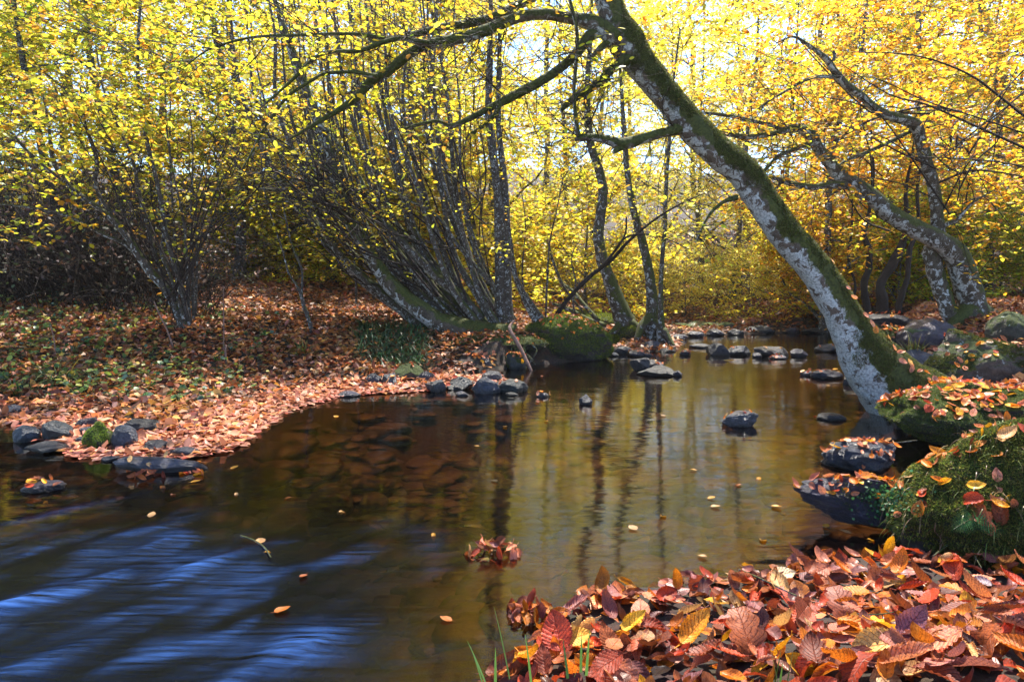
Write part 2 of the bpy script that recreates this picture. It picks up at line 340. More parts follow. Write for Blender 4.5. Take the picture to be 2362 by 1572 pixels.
def height(x, y):
    x = np.asarray(x, float); y = np.asarray(y, float)
    d = sdist(x, y); L = np.maximum(land(x, y), 0.03)
    q = np.stack([x, y, 0*x], -1)
    cl = np.exp(-((x+.05)/.55)**4-((y-8.1)/.9)**4)*(x > -.62)
    z = L*(0.12+0.88*(sstep(0.0, 0.9, d)*(1-cl)+sstep(.06, .2, d)*cl)) + 0.05*fbm(q*1.7, 3)*sstep(0.1, 1, d) + 0.012*fbm(q*9, 2)*sstep(0, .3, d)
    z = np.where(d > 0, np.maximum(z, 0.008), 0)
    dep = -np.minimum(0.32, 0.015+0.30*(-d)) + 0.05*fbm(q*2.3, 3)*sstep(0.1, .6, -d)
    return np.where(d > 0, z, dep)
def fan(y0, y1, ny, nx, x0, slope, lo=-1, hi=1):
    t = np.linspace(0, 1, ny); k = 3.0; yy = y0+(y1-y0)*(np.exp(k*t)-1)/(math.exp(k)-1)
    u = np.linspace(lo, hi, nx); Y, U = np.meshgrid(yy, u, indexing='ij'); X = U*(x0+slope*(Y-y0)); return X, Y
def gridfaces(ny, nx):
    i = np.arange(ny-1)[:, None]*nx; j = np.arange(nx-1)[None]
    return np.stack([i+j, i+j+1, i+nx+j+1, i+nx+j], -1).reshape(-1, 4)
X, Y = fan(-3.5, 90, 560, 420, 4.5, 0.95)
Z = height(X, Y); TV = np.stack([X, Y, Z], -1).reshape(-1, 3); TF = gridfaces(*X.shape)
mb = MB(); mb.add(TV, TF); terrain = link('ground', mb.mesh('ground', M_SOIL)); tag(terrain, kind='structure')

# water surface with ripples and the fast riffle
fl_s = np.array([0.60, 0.80]); fl_c = np.array([0.80, -0.60])
HUMPS = [(430, 1315, .14, .07, 1.0), (700, 1490, .12, .08, 1.0), (150, 1370, .15, .05, .6), (25, 1400, .12, .05, .8), (240, 1335, .10, .04, .6), (330, 1225, .12, .03, .6), (100, 1190, .25, .03, .4), (60, 1540, .18, .05, .5), (350, 1255, .08, .03, .5), (560, 1560, .12, .05, .3)]
def waterz(x, y):
    q = np.stack([x, y], -1); s = q@fl_s; c = q@fl_c
    ctr = G(250, 1400)[:2]; d2 = np.hypot((x-ctr[0])/1.15, (y-ctr[1])/0.95)
    m = 1-sstep(0.45, 1.05, d2+0.2*fbm(np.stack([x*2, y*2, 0*x], -1)))
    z = m*(0.009*fbm(np.stack([s*2.2, c*8, 0*s], -1), 3)+0.0025*fbm(np.stack([s*4, c*30, 0*s+3], -1), 2)+0.0006*fbm(np.stack([s*6, c*80, 0*s+7], -1), 2))
    cw = c+.12*fbm(np.stack([s*3, c*5, 0*s+1], -1), 3); foam_sheen = .62*m*sstep(.0, .7, fbm(np.stack([s*3.4, cw*6.5, 0*s+11], -1), 3))*(.6+.5*fbm(np.stack([s*7, cw*13, 0*s+2], -1), 3))  # patches where the painted blue sky sheen covers the fast water
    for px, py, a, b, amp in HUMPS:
        h = G(px, py)[:2]; q = np.stack([x+.03*fbm(np.stack([x*6, y*6, 0*x+4], -1), 2), y+.03*fbm(np.stack([x*6, y*6, 0*x+9], -1), 2)], -1); ds = (q-h)@fl_s/a; dc = (q-h)@fl_c/b; g = np.exp(-(ds**2+dc**2)); g = g*(.75+.9*fbm(np.stack([s*4, c*26, 0*s+5], -1), 3)); z = z+0.013*amp*g; foam_sheen = np.maximum(foam_sheen, g*amp)
    z += 0.0012*fbm(np.stack([x*3, y*12, 0*x], -1), 2)
    rh = G(1650, 828)[:2]; rm = np.exp(-((y-rh[1])/0.25)**2)*sstep(-3, 2, -(abs(x-rh[0]-0.2)-1.2)); z += rm*0.01*fbm(np.stack([x*9, y*14, 0*x], -1), 2)
    return z, m, foam_sheen
X, Y = fan(-3, 19, 620, 560, 2.6, 1.0)
Zw, Mf, Sheen = waterz(X, Y)
mb = MB(); mb.add(np.stack([X, Y, Zw], -1).reshape(-1, 3), gridfaces(*X.shape), np.stack([Mf, np.clip(Sheen, 0, 1)*0.75, 0*Sheen], -1).reshape(-1, 3))
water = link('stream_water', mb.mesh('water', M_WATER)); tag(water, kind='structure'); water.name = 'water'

# ------------------------------------------------------------------ stones
def ico(sub):
    import bmesh
    bm = bmesh.new(); bmesh.ops.create_icosphere(bm, subdivisions=sub, radius=1); v = np.array([x.co[:] for x in bm.verts]); f = np.array([[q.index for q in x.verts] for x in bm.faces]); bm.free(); return v, f
ICO = {k: ico(k) for k in (2, 3, 5, 6)}
BT_V = [TV]; BT_F = [np.vstack([TF[:, [0, 1, 2]], TF[:, [0, 2, 3]]])]; _off = [len(TV)]
def rock_geo(seed, sx, sy, sz, angular=0.6, sub=5, rough=0.05, rot=0.0, tilt=0.0, point=0.0, shear=0.0):
    r = np.random.RandomState(seed); v, f = ICO[sub]; v = v.copy()
    npl = 14
    for k in range(npl):
        n = nrm(r.normal(size=3)); d = 1-angular*r.uniform(0.25, 0.62); t = v@n; ex = np.maximum(t-d, 0); v -= ex[:, None]*n*0.93
    if point: v[:, :2] *= (1-point*np.clip(v[:, 2:], 0, 1))
    v += v*(0.14*fbm(v*1.6+seed, 3)[:, None])
    v += nrm(v)*(rough*fbm(v*5+seed*3, 4)[:, None])
    v += nrm(v*np.array([1, 1, .2]))*(rough*.9*(np.abs(fbm(v*np.array([1.5, 1.5, 9])+seed, 3))-.2)[:, None])
    v[:, 0] += shear*v[:, 2]
    v *= np.array([sx, sy, sz])
    c, s = math.cos(tilt), math.sin(tilt); v = v@np.array([[c, 0, s], [0, 1, 0], [-s, 0, c]])
    c, s = math.cos(rot), math.sin(rot); v = v@np.array([[c, s, 0], [-s, c, 0], [0, 0, 1]])
    return v, f
ROCKS = {}
def rock(px, pyb, w_px, h_px, label, zb=0.0, mat=None, seed=None, name='stone', cat='stone', depth=0.8, ang=0.6, sub=5, tilt=0, rot=None, sink=0.35, group=None, tint=None, point=0, key=None, rough=.05, shear=0, D=None, taper=0):
    """a stone whose foot (front, at height zb) shows at pixel px,pyb and is w x h pixels big"""
    seed = seed if seed is not None else int(px*7+pyb)
    g = G(px, pyb, zb) if D is None else P(px, pyb, D); Dp = g[1]; W = w_px*Dp/FPX; H = h_px*Dp/FPX
    W2 = W/2*1.12; H2 = H/(1+1-sink)*1.15 if False else H/(2-2*sink)*1.08
    H2 = max(H2, H*0.6); Dy = W2*depth
    cz = g[2] + H - H2*0.95; cy = g[1]+Dy*0.8
    v, f = rock_geo(seed, W2, Dy, H2, ang, sub, rough, (0 if rot is None else rot), tilt, point, shear)
    if zb == 0 and D is None: cz += max(0, float(height(np.array([g[0]]), np.array([cy]))[0]))*.9
    if taper: tt = (v[:, 0]-v[:, 0].min())/np.ptp(v[:, 0]); kf = 1-taper*(1-tt)**1.3; v[:, 1] *= kf; v[:, 2] = v[:, 2]*(.35+.65*kf)
    loc = np.array([g[0]*cy/g[1]*0.5+g[0]*0.5, cy, cz])
    mb = MB(); mb.add(v, f); o = link(name, mb.mesh(name, mat or M_ROCK), loc=tuple(loc)); tag(o, label, cat, group)
    tr_ = np.random.RandomState(seed+9); tt = np.array(tint if tint else (1, 1, 1))*tr_.uniform(.75, 1.35)*np.array([tr_.uniform(.9, 1.35), tr_.uniform(.9, 1.1), tr_.uniform(.75, 1.1)]); o.color = (*tt, 1)
    BT_V.append(v+loc); BT_F.append(f+_off[0]); _off[0] += len(v)
    if key: ROCKS[key] = (o, v+loc, f, loc)
    return o
S = 'stones along the water edge'
rock(55, 1020, 58, 36, 'rounded dark stone standing in water beside the broad blue slab, outermost of its cluster', ang=.35, seed=1)
rock(125, 1020, 88, 46, 'broad blue grey stone with a sloping smooth face beside the outermost rounded stone', ang=.8, seed=12, tint=(1.2, 1.25, 1.4))
rock(222, 1042, 78, 62, 'pointed stone covered in bright green moss standing at the pool edge', mat=M_ROCKM, ang=.6, seed=3, point=.55, name='mossy_stone', key='point', sink=.2)
rock(284, 1040, 52, 54, 'upright lumpy grey stone directly beside the pointed mossy stone', ang=.3, seed=4, sink=.2)
rock(322, 1000, 92, 34, 'low black ridge stone among pink leaves behind the pointed mossy stone', ang=.8, seed=5, tint=(.5, .5, .55), point=.4, zb=.03)
rock(195, 985, 58, 24, 'reddish dark stone behind the pointed mossy stone', ang=.8, seed=6, tint=(.9, .6, .65), zb=.03)
rock(98, 1046, 118, 15, 'flat black slab lying in water before the broad blue stone', ang=.7, seed=7, tint=(.4, .4, .55), sink=.1)
rock(355, 1044, 62, 22, 'small ridged dark stone above the long slanting slab', ang=.6, seed=8)
rock(352, 1092, 205, 40, 'long blue grey slab slanting out of the water with leaves caught below it', ang=.5, seed=29, tilt=-.13, depth=.34, rot=.12, key='slab', taper=.4, sink=.25, tint=(1.15, 1.15, 1.25))
rock(396, 932, 68, 26, 'flat topped greenish stone alone in the brown leaf litter', mat=M_ROCKM, ang=.9, seed=10, zb=.04, tint=(1.5, 1.4, 1.3))
rock(250, 1064, 42, 12, 'tiny wet slab lying in water just above the long slanting slab', ang=.6, seed=11, tint=(.6, .6, .8))
rock(90, 1136, 84, 18, 'low glistening stone with red leaves alone in dark water', ang=.4, seed=122, key='lone', rough=.12)
rock(30, 955, 52, 20, 'rounded dark stone in the leaves at the far end of the little backwater', ang=.4, seed=13, zb=.02)
for i, (a, b, c, d, t) in enumerate([(115, 985, 26, 11, 'small blue pebble above the broad blue slab'), (85, 996, 22, 10, 'small blue pebble above the rounded outermost stone'), (200, 1013, 30, 14, 'small blue stone touching the moss stone on its water side'),
        (195, 1000, 34, 16, 'tilted blue grey stone just behind the pointed mossy stone'), (420, 1048, 62, 14, 'thin blue slab half under pink leaves above the long slab'), (215, 955, 60, 10, 'thin slanting blue slab lying in leaves behind the cluster'),
        (155, 958, 26, 12, 'small blue stone in the leaves beside the thin slanting slab'), (185, 1020, 26, 12, 'little wet pebble between broad blue slab and moss stone'), (170, 932, 24, 8, 'half buried dark pebble below the grassy ledge')]):
    rock(a, b, c, d, t, ang=.5, seed=40+i, sub=3, zb=.02)
rock(860, 893, 34, 25, 'rounded blue stone first of the row beside the leaf covered shore', ang=.3, seed=51)
rock(900, 895, 46, 33, 'angular blue grey stone second in the row along the shore', ang=.8, seed=52)
rock(942, 888, 70, 40, 'larger mossy topped stone with leaves standing behind the row', ang=.6, seed=53, mat=M_ROCKM, tint=(1.2, 1.1, 1))
rock(982, 889, 40, 22, 'low rounded purple grey stone in the middle of the row', ang=.3, seed=54)
rock(1006, 904, 50, 34, 'wedge shaped blue stone with a leaf on its shoulder in the row', ang=.9, seed=55)
rock(1056, 899, 72, 26, 'long low dark stone with leaves on top near the row end', ang=.7, seed=56)
rock(1118, 908, 68, 38, 'pale banded slate stone reaching furthest into the pool', ang=.6, seed=57, tint=(1.4, 1.4, 1.5))
rock(1134, 886, 46, 26, 'smooth dome shaped grey stone behind the pale banded slate', ang=.15, seed=58, tint=(.9, .95, 1))
rock(1178, 906, 84, 27, 'flat topped blue stone with leaves last in the row', ang=.7, seed=59)
rock(1064, 914, 32, 13, 'small wedge stone at the foot of the banded slate', ang=.7, seed=60, sub=3)
rock(802, 916, 50, 12, 'low flat stone at the shore before the row begins', ang=.6, seed=61)
rock(1180, 913, 30, 7, 'sliver of flat stone before the last stone of the row', ang=.6, seed=62, sub=3)
rock(955, 902, 46, 9, 'thin wet sliver of stone before the mossy topped one', ang=.6, seed=63, sub=3)
rock(875, 905, 24, 9, 'tiny chip of stone below the first stone of the row', ang=.6, seed=64, sub=3)
rock(1105, 850, 66, 28, 'dark stone heaped with brown leaves in front of the hollow bank', ang=.6, seed=65, key='leafy1', zb=.01)
rock(1190, 852, 70, 48, 'square mossy block with leaves standing before the undercut roots', ang=.9, seed=66, mat=M_ROCKM, key='leafy2')
rock(1312, 834, 186, 80, 'large mossy boulder sprinkled with leaves where the far bank meets the pool', ang=.3, seed=67, mat=M_ROCKM, key='bigmoss', name='mossy_boulder', cat='boulder', sub=6, shear=-.2)
rock(1480, 856, 52, 32, 'black angular rock of the little mid stream islet', ang=.9, seed=68, tint=(.5, .5, .6))
rock(1508, 850, 48, 18, 'leafy low stone behind the black islet rock', ang=.5, seed=69, key='islet')
rock(1521, 868, 98, 20, 'long flat blue slab in front of the islet', ang=.6, seed=70)
rock(1561, 868, 24, 17, 'small pointed black stone at the end of the flat islet slab', ang=.8, seed=71, point=.4, tint=(.4, .4, .5))
rock(1350, 933, 30, 25, 'small upright black stone alone in the calm pool with a stem beside', ang=.6, seed=72, point=.3, tint=(.5, .5, .7))
rock(1252, 916, 30, 10, 'tiny stone capped with leaves in the calm pool', ang=.5, seed=73, key='tiny1', sub=3)
rock(1708, 986, 100, 30, 'slate grey rock with leaves along its ridge in open golden water', ang=.8, seed=174, key='ridge', tint=(1.3, 1.3, 1.3), rough=.09, tilt=.12)
rock(1922, 970, 58, 14, 'smooth black oval stone barely breaking the water', ang=.1, seed=75, tint=(.5, .5, .6))
rock(1865, 867, 34, 12, 'small dark stone wearing a tuft of leaves midstream', ang=.5, seed=76, key='tiny2', sub=3)
rock(1912, 874, 66, 20, 'flat blue rock with leaves close beside the leaning trunk', ang=.5, seed=77, key='flat3')
rock(1965, 888, 34, 22, 'small black rock tucked against the leaning trunk', ang=.7, seed=78)
for i, (a, b, c, d, t) in enumerate([(1656, 820, 62, 28, 'largest dark wedge stone of the little weir'), (1706, 820, 48, 24, 'rounded blue stone beside the wedge in the little weir'), (1780, 824, 76, 30, 'long dark ridge stone with leaves in the weir'),
        (1848, 824, 46, 20, 'low black stone ending the weir'), (1795, 829, 40, 10, 'small leaf plastered stone before the long ridge stone'), (1618, 803, 56, 9, 'flat dark stone upstream of the weir wedge'), (1912, 812, 58, 18, 'leaf topped slab of the weir beside the leaning trunk'),
        (1582, 820, 28, 12, 'small leafy stone between the weir and the mossy roots'), (1745, 826, 24, 12, 'small leafy chip beside the long ridge stone')]):
    rock(a, b, c, d, t, ang=.7, seed=80+i, tint=(.7, .7, .85), key='weir%d' % i)
for i, (a, b, c, d, t) in enumerate([(1436, 816, 44, 16, 'low blue stone nearest the large mossy boulder'), (1470, 822, 46, 14, 'flat wet stone in front of the mossy mounds'), (1505, 808, 46, 14, 'rounded blue stone below the forked root'), (1540, 812, 34, 10, 'small leafy stone where the root dips to water'), (1415, 822, 26, 10, 'small dark pebble at the foot of the mossy boulder'), (1490, 822, 30, 8, 'flat pebble with leaves in front of the rounded blue stone')]):
    rock(a, b, c, d, t, ang=.5, seed=100+i, tint=(.8, .8, .95), key='cl%d' % i)
for i, (a, b, c, d, t) in enumerate([(1390, 785, 100, 26, 'low mossy mound behind the large boulder'), (1462, 798, 92, 34, 'soft mossy mound at the foot of the curved trunk'), (1400, 800, 60, 20, 'dark mossy hump beside the water'), (1330, 765, 120, 16, 'long mossy hump behind the large boulder')]):
    rock(a, b, c, d, t, ang=.2, seed=110+i, mat=M_ROCKM, name='mossy_stone', key='md%d' % i)
for i, (a, b, c, d, t) in enumerate([(1755, 768, 62, 18, 'pale blue stone on the far shore'), (1770, 758, 60, 24, 'mossy log like stone above the pale far shore stone'), (1828, 767, 36, 12, 'small dark stone on the far shore'), (1650, 773, 40, 14, 'rounded dark stone on the far shore under ferns'),
        (1700, 772, 36, 13, 'dark stone beside the far shore ferns'), (1605, 776, 36, 12, 'low blue stone below the far shore ferns'), (1570, 782, 34, 12, 'small dark stone beside the forked root'), (1890, 768, 70, 10, 'thin flat stone strip on the far shore'), (1675, 765, 50, 22, 'dark mossy lump under the far ferns')]):
    rock(a, b, c, d, t, ang=.5, seed=120+i, zb=.01, tint=(.8, .8, .9), mat=M_ROCKM if i in (1, 8) else M_ROCK)
# right bank
rock(2058, 795, 90, 52, 'dark squarish rock with leafy top behind the leaning trunk', D=7.0, ang=.8, seed=131, mat=M_ROCKM, tint=(.6, .6, .6), key='rb1', name='boulder', cat='boulder')
rock(2146, 800, 130, 60, 'smooth brown boulder below the twin trunks', D=6.7, ang=.5, seed=132, tint=(1.2, 1., 1.), name='boulder', cat='boulder', sink=.3)
rock(2120, 855, 120, 60, 'black wet slab in the hollow behind the trunk foot', D=6.0, ang=.8, seed=133, tint=(.4, .42, .6), name='boulder', cat='boulder')
rock(2040, 748, 120, 24, 'low dark rock ledge covered in leaves', D=8.5, ang=.8, seed=134, tint=(.5, .5, .5), key='rb2')
rock(2268, 872, 230, 108, 'broad moss covered boulder with bare stone patches beside twin trunks', D=5.0, ang=.7, seed=135, mat=M_ROCKB, key='bm', name='mossy_boulder', cat='boulder', sub=6, depth=.7)
rock(2352, 790, 120, 74, 'dark boulder with a pale lichen patch behind the broad mossy one', D=5.9, ang=.6, seed=136, mat=M_ROCKB, tint=(.6, .6, .6), name='mossy_boulder', cat='boulder')
rock(2275, 1010, 380, 110, 'long mossy block with a roof of fallen leaves at the water edge', D=3.75, ang=.35, seed=137, mat=M_ROCKM, key='block', name='mossy_boulder', cat='boulder', sub=6, depth=.75, rough=.08, sink=.3, tint=(.6, .6, .6))
rock(2079, 990, 26, 28, 'small pale grey stone at the foot of the leaning trunk', ang=.5, seed=138, tint=(1.6, 1.6, 1.6))
rock(2000, 1086, 168, 62, 'blue black rock crowned with brown leaves in the narrow channel', ang=.5, seed=139, key='crown', rough=.12, tint=(.7, .75, 1))
rock(2010, 1234, 410, 128, 'long wedge of wet blue slate with a ridge of leaves', ang=.8, seed=143, key='wedge', taper=.6, tilt=-.27, depth=.38, sub=6, rough=.08, name='boulder', cat='boulder', sink=.2, tint=(.9, .95, 1.1))
rock(2390, 1318, 570, 305, 'big shaggy green moss boulder with a fern on its flank', ang=.05, point=.35, seed=141, mat=M_ROCKM, key='fg', name='mossy_boulder', cat='boulder', sub=6, depth=.6, sink=.25, tint=(.6, .6, .6))
rock(2222, 1350, 56, 34, 'small mossy stone half buried in leaves below the shaggy boulder', mat=M_ROCKM, ang=.5, seed=142, zb=.03)
rock(1140, 806, 235, 30, 'overhanging turf ledge with moss above the dark hollow of the bank', D=7.72, ang=.3, seed=171, mat=M_ROCKM, name='turf_ledge', cat='turf ledge', key='lip', tint=(.5, .4, .35), sink=.3, depth=.45)
# under water
rock(820, 1475, 140, 70, 'reddish boulder under fast water near the lower edge', zb=-.14, ang=.4, seed=151, mat=M_BED, tint=(1.6, .9, .8), key='u1')
rock(1570, 1290, 140, 60, 'smooth brown boulder sunk in clear shallow water', zb=-.14, ang=.3, seed=152, mat=M_BED, tint=(1.2, 1, .9))
rock(650, 1255, 120, 60, 'dark sunken rock beside the drifting twig', zb=-.12, ang=.5, seed=153, mat=M_BED, tint=(.5, .5, .5))
rock(760, 1180, 110, 45, 'sunken brown stone beyond the dark sunken rock', zb=-.15, ang=.4, seed=154, mat=M_BED, tint=(1.1, .9, .85))
EB = []
def pebbles():
    mb = MB(); r = np.random.RandomState(5); n = 0
    while n < 3000:
        px, py = r.uniform(-50, 2100), r.uniform(930, 1560)**1.0; g = G(px, py, -.2)
        if sdist(np.array([g[0]]), np.array([g[1]]))[0] > -0.16: n += 1; continue
        s = (.03+.10*r.uniform()**2)*(0.7+g[1]*.2); v, f = rock_geo(int(r.randint(60)), s, s*r.uniform(.6, 1), s*r.uniform(.12, .35), r.uniform(.4, 1), 2, .05, r.uniform(0, 6.3))
        z = height(np.array([g[0]]), np.array([g[1]]))[0]; c = np.array([1, .85, .75])*r.uniform(.25, .9)*np.array([1, r.uniform(.8, 1.1), r.uniform(.7, 1.2)])
        mb.add(v+np.array([g[0], g[1], z+s*.08]), f, c); n += 1
    m, nt, o = newmat('pebbles'); tc = coord(nt); p = N(nt, 'ShaderNodeBsdfPrincipled'); at = N(nt, 'ShaderNodeAttribute', attribute_name='Col')
    n2 = noise(nt, 40, 5, .65, tc); c = mix(nt, 1., at.outputs['Color'], ramp(nt, n2.outputs[0], [(.3, (.012, .008, .006)), (.6, (.055, .032, .02))]).outputs[0], 'MULTIPLY')
    nt.links.new(c, p.inputs['Base Color']); nt.links.new(bump(nt, n2.outputs[0], .01), p.inputs['Normal']); nt.links.new(p.outputs[0], o.inputs[0])
    tag(link('pebbles', mb.mesh('pebbles', m)), 'brown pebbles and flat stones covering the stream bed', 'pebbles', kind='stuff')
pebbles()

BVH = BVHTree.FromPolygons([tuple(v) for v in np.concatenate(BT_V)], [tuple(int(a) for a in f) for f in np.concatenate(BT_F)])
def drop(x, y, z0=4.0):
    h = BVH.ray_cast(Vector((x, y, z0)), Vector((0, 0, -1)))
    if h[0] is None: return 0.0, np.array([0, 0, 1.])
    n = np.array(h[1]); n = n if n[2] > 0 else -n
    return h[0].z, n

# ------------------------------------------------------------------ leaves as geometry
HEX = np.array([[0, 0, 0], [.28, .26, .03], [.68, .24, .03], [1, 0, -.04], [.68, -.24, .03], [.28, -.26, .03]])
ROUND = np.array([[0, 0, 0], [.2, .36, .02], [.6, .42, .04], [1, 0, -.04], [.6, -.42, .04], [.2, -.36, .02]])
def scatter(mb, pos, d, nor, size, col, T=HEX, jit=0.0, rs=R):
    n = len(pos); d = nrm(d); nor = np.asarray(nor, float)*np.ones((n, 1)); s = nrm(np.cross(nor, d)); u = np.cross(d, s)
    size = np.asarray(size)*np.ones(n)
    v = pos[:, None]+size[:, None, None]*(T[None, :, 0:1]*d[:, None]+T[None, :, 1:2]*s[:, None]+T[None, :, 2:3]*u[:, None])
    if jit: v[:, :, 2] += rs.normal(size=(n, len(T)))*jit*size[:, None]
    K = len(T); f = (np.arange(n)[:, None]*K+np.arange(K)[None])
    if K == 6:
        b = np.arange(n)[:, None]*6
        f = [np.concatenate([b+np.array([[0, 1, 2, 3]]), b+np.array([[0, 3, 4, 5]])])]
    mb.add(v.reshape(-1, 3), f, np.repeat(col, K, axis=0))
def pal(n, cols, wts=None, var=.2, rs=R):
    c = np.array(cols)[rs.choice(len(cols), n, p=None if wts is None else np.array(wts)/sum(wts))]
    return np.clip(c*(1+var*rs.normal(size=(n, 1)))*(1+.08*rs.normal(size=(n, 3))), .004, 1)
YEL = [(.64, .54, .035), (.58, .50, .04), (.72, .60, .07), (.55, .42, .03), (.44, .46, .04), (.50, .26, .03)]
PAL = [(.84, .72, .16), (.80, .66, .11), (.86, .77, .30), (.66, .54, .06)]  # leaf colours whitened to paint in part of the valley's glow
ORA = [(.72, .47, .03), (.70, .38, .025), (.62, .27, .02), (.70, .54, .045), (.42, .17, .02), (.46, .48, .04)]
OLI = [(.36, .36, .035), (.50, .42, .04), (.24, .28, .03), (.58, .44, .04), (.5, .25, .03)]
LIM = [(.42, .50, .03), (.50, .50, .04), (.62, .48, .04), (.28, .40, .03)]
LIT = [(.46, .15, .05), (.55, .22, .07), (.36, .10, .045), (.58, .32, .17), (.24, .07, .045), (.62, .28, .06), (.48, .21, .15), (.16, .06, .04)]

def rpath(p, d, L, n, wob, up, rs):
    pts = [np.array(p, float)]; d = nrm(d)
    for i in range(n):
        d = nrm(d+wob*rs.normal(size=3)+np.array([0, 0, up])); pts.append(pts[-1]+d*L/n)
    return np.array(pts)
def add_twig(tw, lf, p, d, L, r0, rs, cols, dens=34, lsz=.07, sub=3, T=HEX, up=.0, leaves=True, var=.2, wob=.18, flat=.35):
    """a leafy twig: stem, side shoots and leaves in a flattish spray"""
    path = rpath(p, d, L, 5, wob, up, rs); tw.add(*tube(path, np.linspace(r0, r0*.3, 6), 3, cap=False))
    segs = [path]
    for k in range(sub):
        i = rs.randint(1, 5); dd = nrm(path[i+1 if i < 5 else i]-path[i]); sd = nrm(np.cross(dd, [0, 0, 1])+.01)*rs.choice([-1, 1])
        q = rpath(path[i], dd*.6+sd*.8+np.array([0, 0, rs.normal()*.15]), L*rs.uniform(.35, .6), 3, wob, up, rs); tw.add(*tube(q, np.linspace(r0*.5, r0*.2, 4), 3, cap=False)); segs.append(q)
    if not leaves: return
    for q in segs:
        n = max(2, int(dens*np.linalg.norm(q[-1]-q[0]))); t = rs.uniform(0.05, 1, n)*(len(q)-1); i = np.minimum(t.astype(int), len(q)-2); f = (t-i)[:, None]
        pos = q[i]*(1-f)+q[i+1]*f; dd = nrm(q[i+1]-q[i]); sd = nrm(np.cross(dd, [0, 0, 1.])+.01)*rs.choice([-1, 1], n)[:, None]
        ld = dd*.5+sd+rs.normal(size=(n, 3))*.35; ld[:, 2] -= .15
        nor = np.array([0, 0, 1.])+rs.normal(size=(n, 3))*flat
        scatter(lf, pos+rs.normal(size=(n, 3))*.01, ld, nor, lsz*rs.uniform(.6, 1.25, n), pal(n, cols, None, var, rs), T)

def make_tree(seed, H, lean, cols, nlimb=16, r0=.08, low=.15, dens=26, lsz=.075, spread=2.2, T=HEX):
    rs = np.random.RandomState(seed); tr, tw, lf = MB(), MB(), MB()
    path = rpath((0, 0, -.25), (lean[0], lean[1], 1), H, 9, .09, .05, rs); rad = np.linspace(r0, r0*.15, 10); rad[0] *= 1.5
    cpth = catmull(np.hstack([path, rad[:, None]]), .35); tr.add(*tube(cpth[:, :3], cpth[:, 3], 8, .15, 4))
    for k in range(nlimb):
        t = low+(1-low)*(k+rs.uniform(0, 1))/nlimb; i = min(int(t*(len(cpth)-1)), len(cpth)-2); p = cpth[i, :3]
        a = k*2.4+rs.uniform(-.5, .5); L = spread*(1.1-.6*t)*rs.uniform(.7, 1.25); rl = max(cpth[i, 3]*.4, .012)
        lp = rpath(p, (math.cos(a), math.sin(a), rs.uniform(.0, .7)), L, 6, .16, .03, rs); lr = np.linspace(rl, rl*.3, 7); tr.add(*tube(lp, lr, 5))
        nt_ = int(9*L/spread)+5
        for j in range(nt_):
            ii = rs.randint(1, 7); dd = nrm(lp[ii]-lp[ii-1]); sd = nrm(np.cross(dd, [0, 0, 1.])+.01)*rs.choice([-1, 1])
            add_twig(tw, lf, lp[ii], dd*.5+sd*rs.uniform(.3, 1)+np.array([0, 0, rs.uniform(-.3, .4)]), rs.uniform(.5, 1.0), .006, rs, cols, dens, lsz, 3, T)
    return tr, tw, lf
def build_tree(name, parts, base, label, cat='tree', group=None, tmat=None, wmat=None, names=('trunk', 'branches', 'crown')):
    e = empty(name, base); tag(e, label, cat, group)
    for p, nm, mt in zip(parts, names, (tmat or M_STEM, wmat or M_TWIG, M_CROWN)):
        if p is not None and p.k: link(nm, p.mesh(nm, mt), e)
    return e
def copy_tree(e, loc, rz, s, label, group, color=None):
    c = e.copy(); COL.objects.link(c); c.location = loc; c.rotation_euler = (0, 0, rz); c.scale = (s, s, s); c['label'] = label; c['group'] = group
    for ch in list(e.children):
        k = ch.copy(); COL.objects.link(k); k.parent = c
        if color is not None and ch.name.startswith('crown'): k.color = (*color, 1)
    return c
# ------------------------------------------------------------------ trees drawn from their place in the stream bend
def wpath(pts, D0, D1=None, wmin=None):
    """pixel points (px, py, width) -> world path with radii, depth running D0 -> D1"""
    n = len(pts); D1 = D0 if D1 is None else D1; out = []
    for i, p in enumerate(pts):
        D = D0+(D1-D0)*i/(n-1); q = P(p[0], p[1], D); out.append([*q, p[2]*D/FPX/2])
    return np.array(out)
def limb(mb, pts, D0, D1, base, ns=10, step=.05, amp=.12, lump=.08, nf=14):
    c = catmull(wpath(pts, D0, D1), step); mb.add(*tube(c[:, :3]-base, c[:, 3], ns, amp, nf, lump=lump)); return c
def side_twigs(tw, lf, c, base, n, L, rs, cols, leaves=True, dens=22, lsz=.06, r0=.005, T=HEX, up=.05, sub=3, spread=1.0, ydir=0.0):
    for k in range(n):
        i = rs.randint(1, len(c)-1); d = nrm(c[i, :3]-c[i-1, :3]); s = rs.normal(size=3); s -= d*(s@d); s = nrm(s)
        s[1] += ydir
        add_twig(tw, lf, c[i, :3]-base, d*.5+s*spread+np.array([0, 0, up]), L*rs.uniform(.5, 1.3), r0, rs, cols, dens, lsz, sub, T, leaves=leaves, wob=.22)
def leaf_cloud(tw, lf, base, vols, rs, cols, dens=26, lsz=.065, L=.7, T=HEX, drift=(0, 0, 0), var=.2):
    for (px, py, D, rx, ry, rz, n) in vols:
        c = P(px, py, D)-base; r = np.array([rx, rz, ry])*D/FPX; r[1] = rz
        for k in range(n):
            q = nrm(rs.normal(size=3))*rs.uniform(0, 1)**.4; p = c+q*r
            add_twig(tw, lf, p, nrm(q)*.6+rs.normal(size=3)*.6*np.array([1, 1, .4])+np.array(drift), L*rs.uniform(.6, 1.3), .0035, rs, cols, dens, lsz, 3, T, var=var)

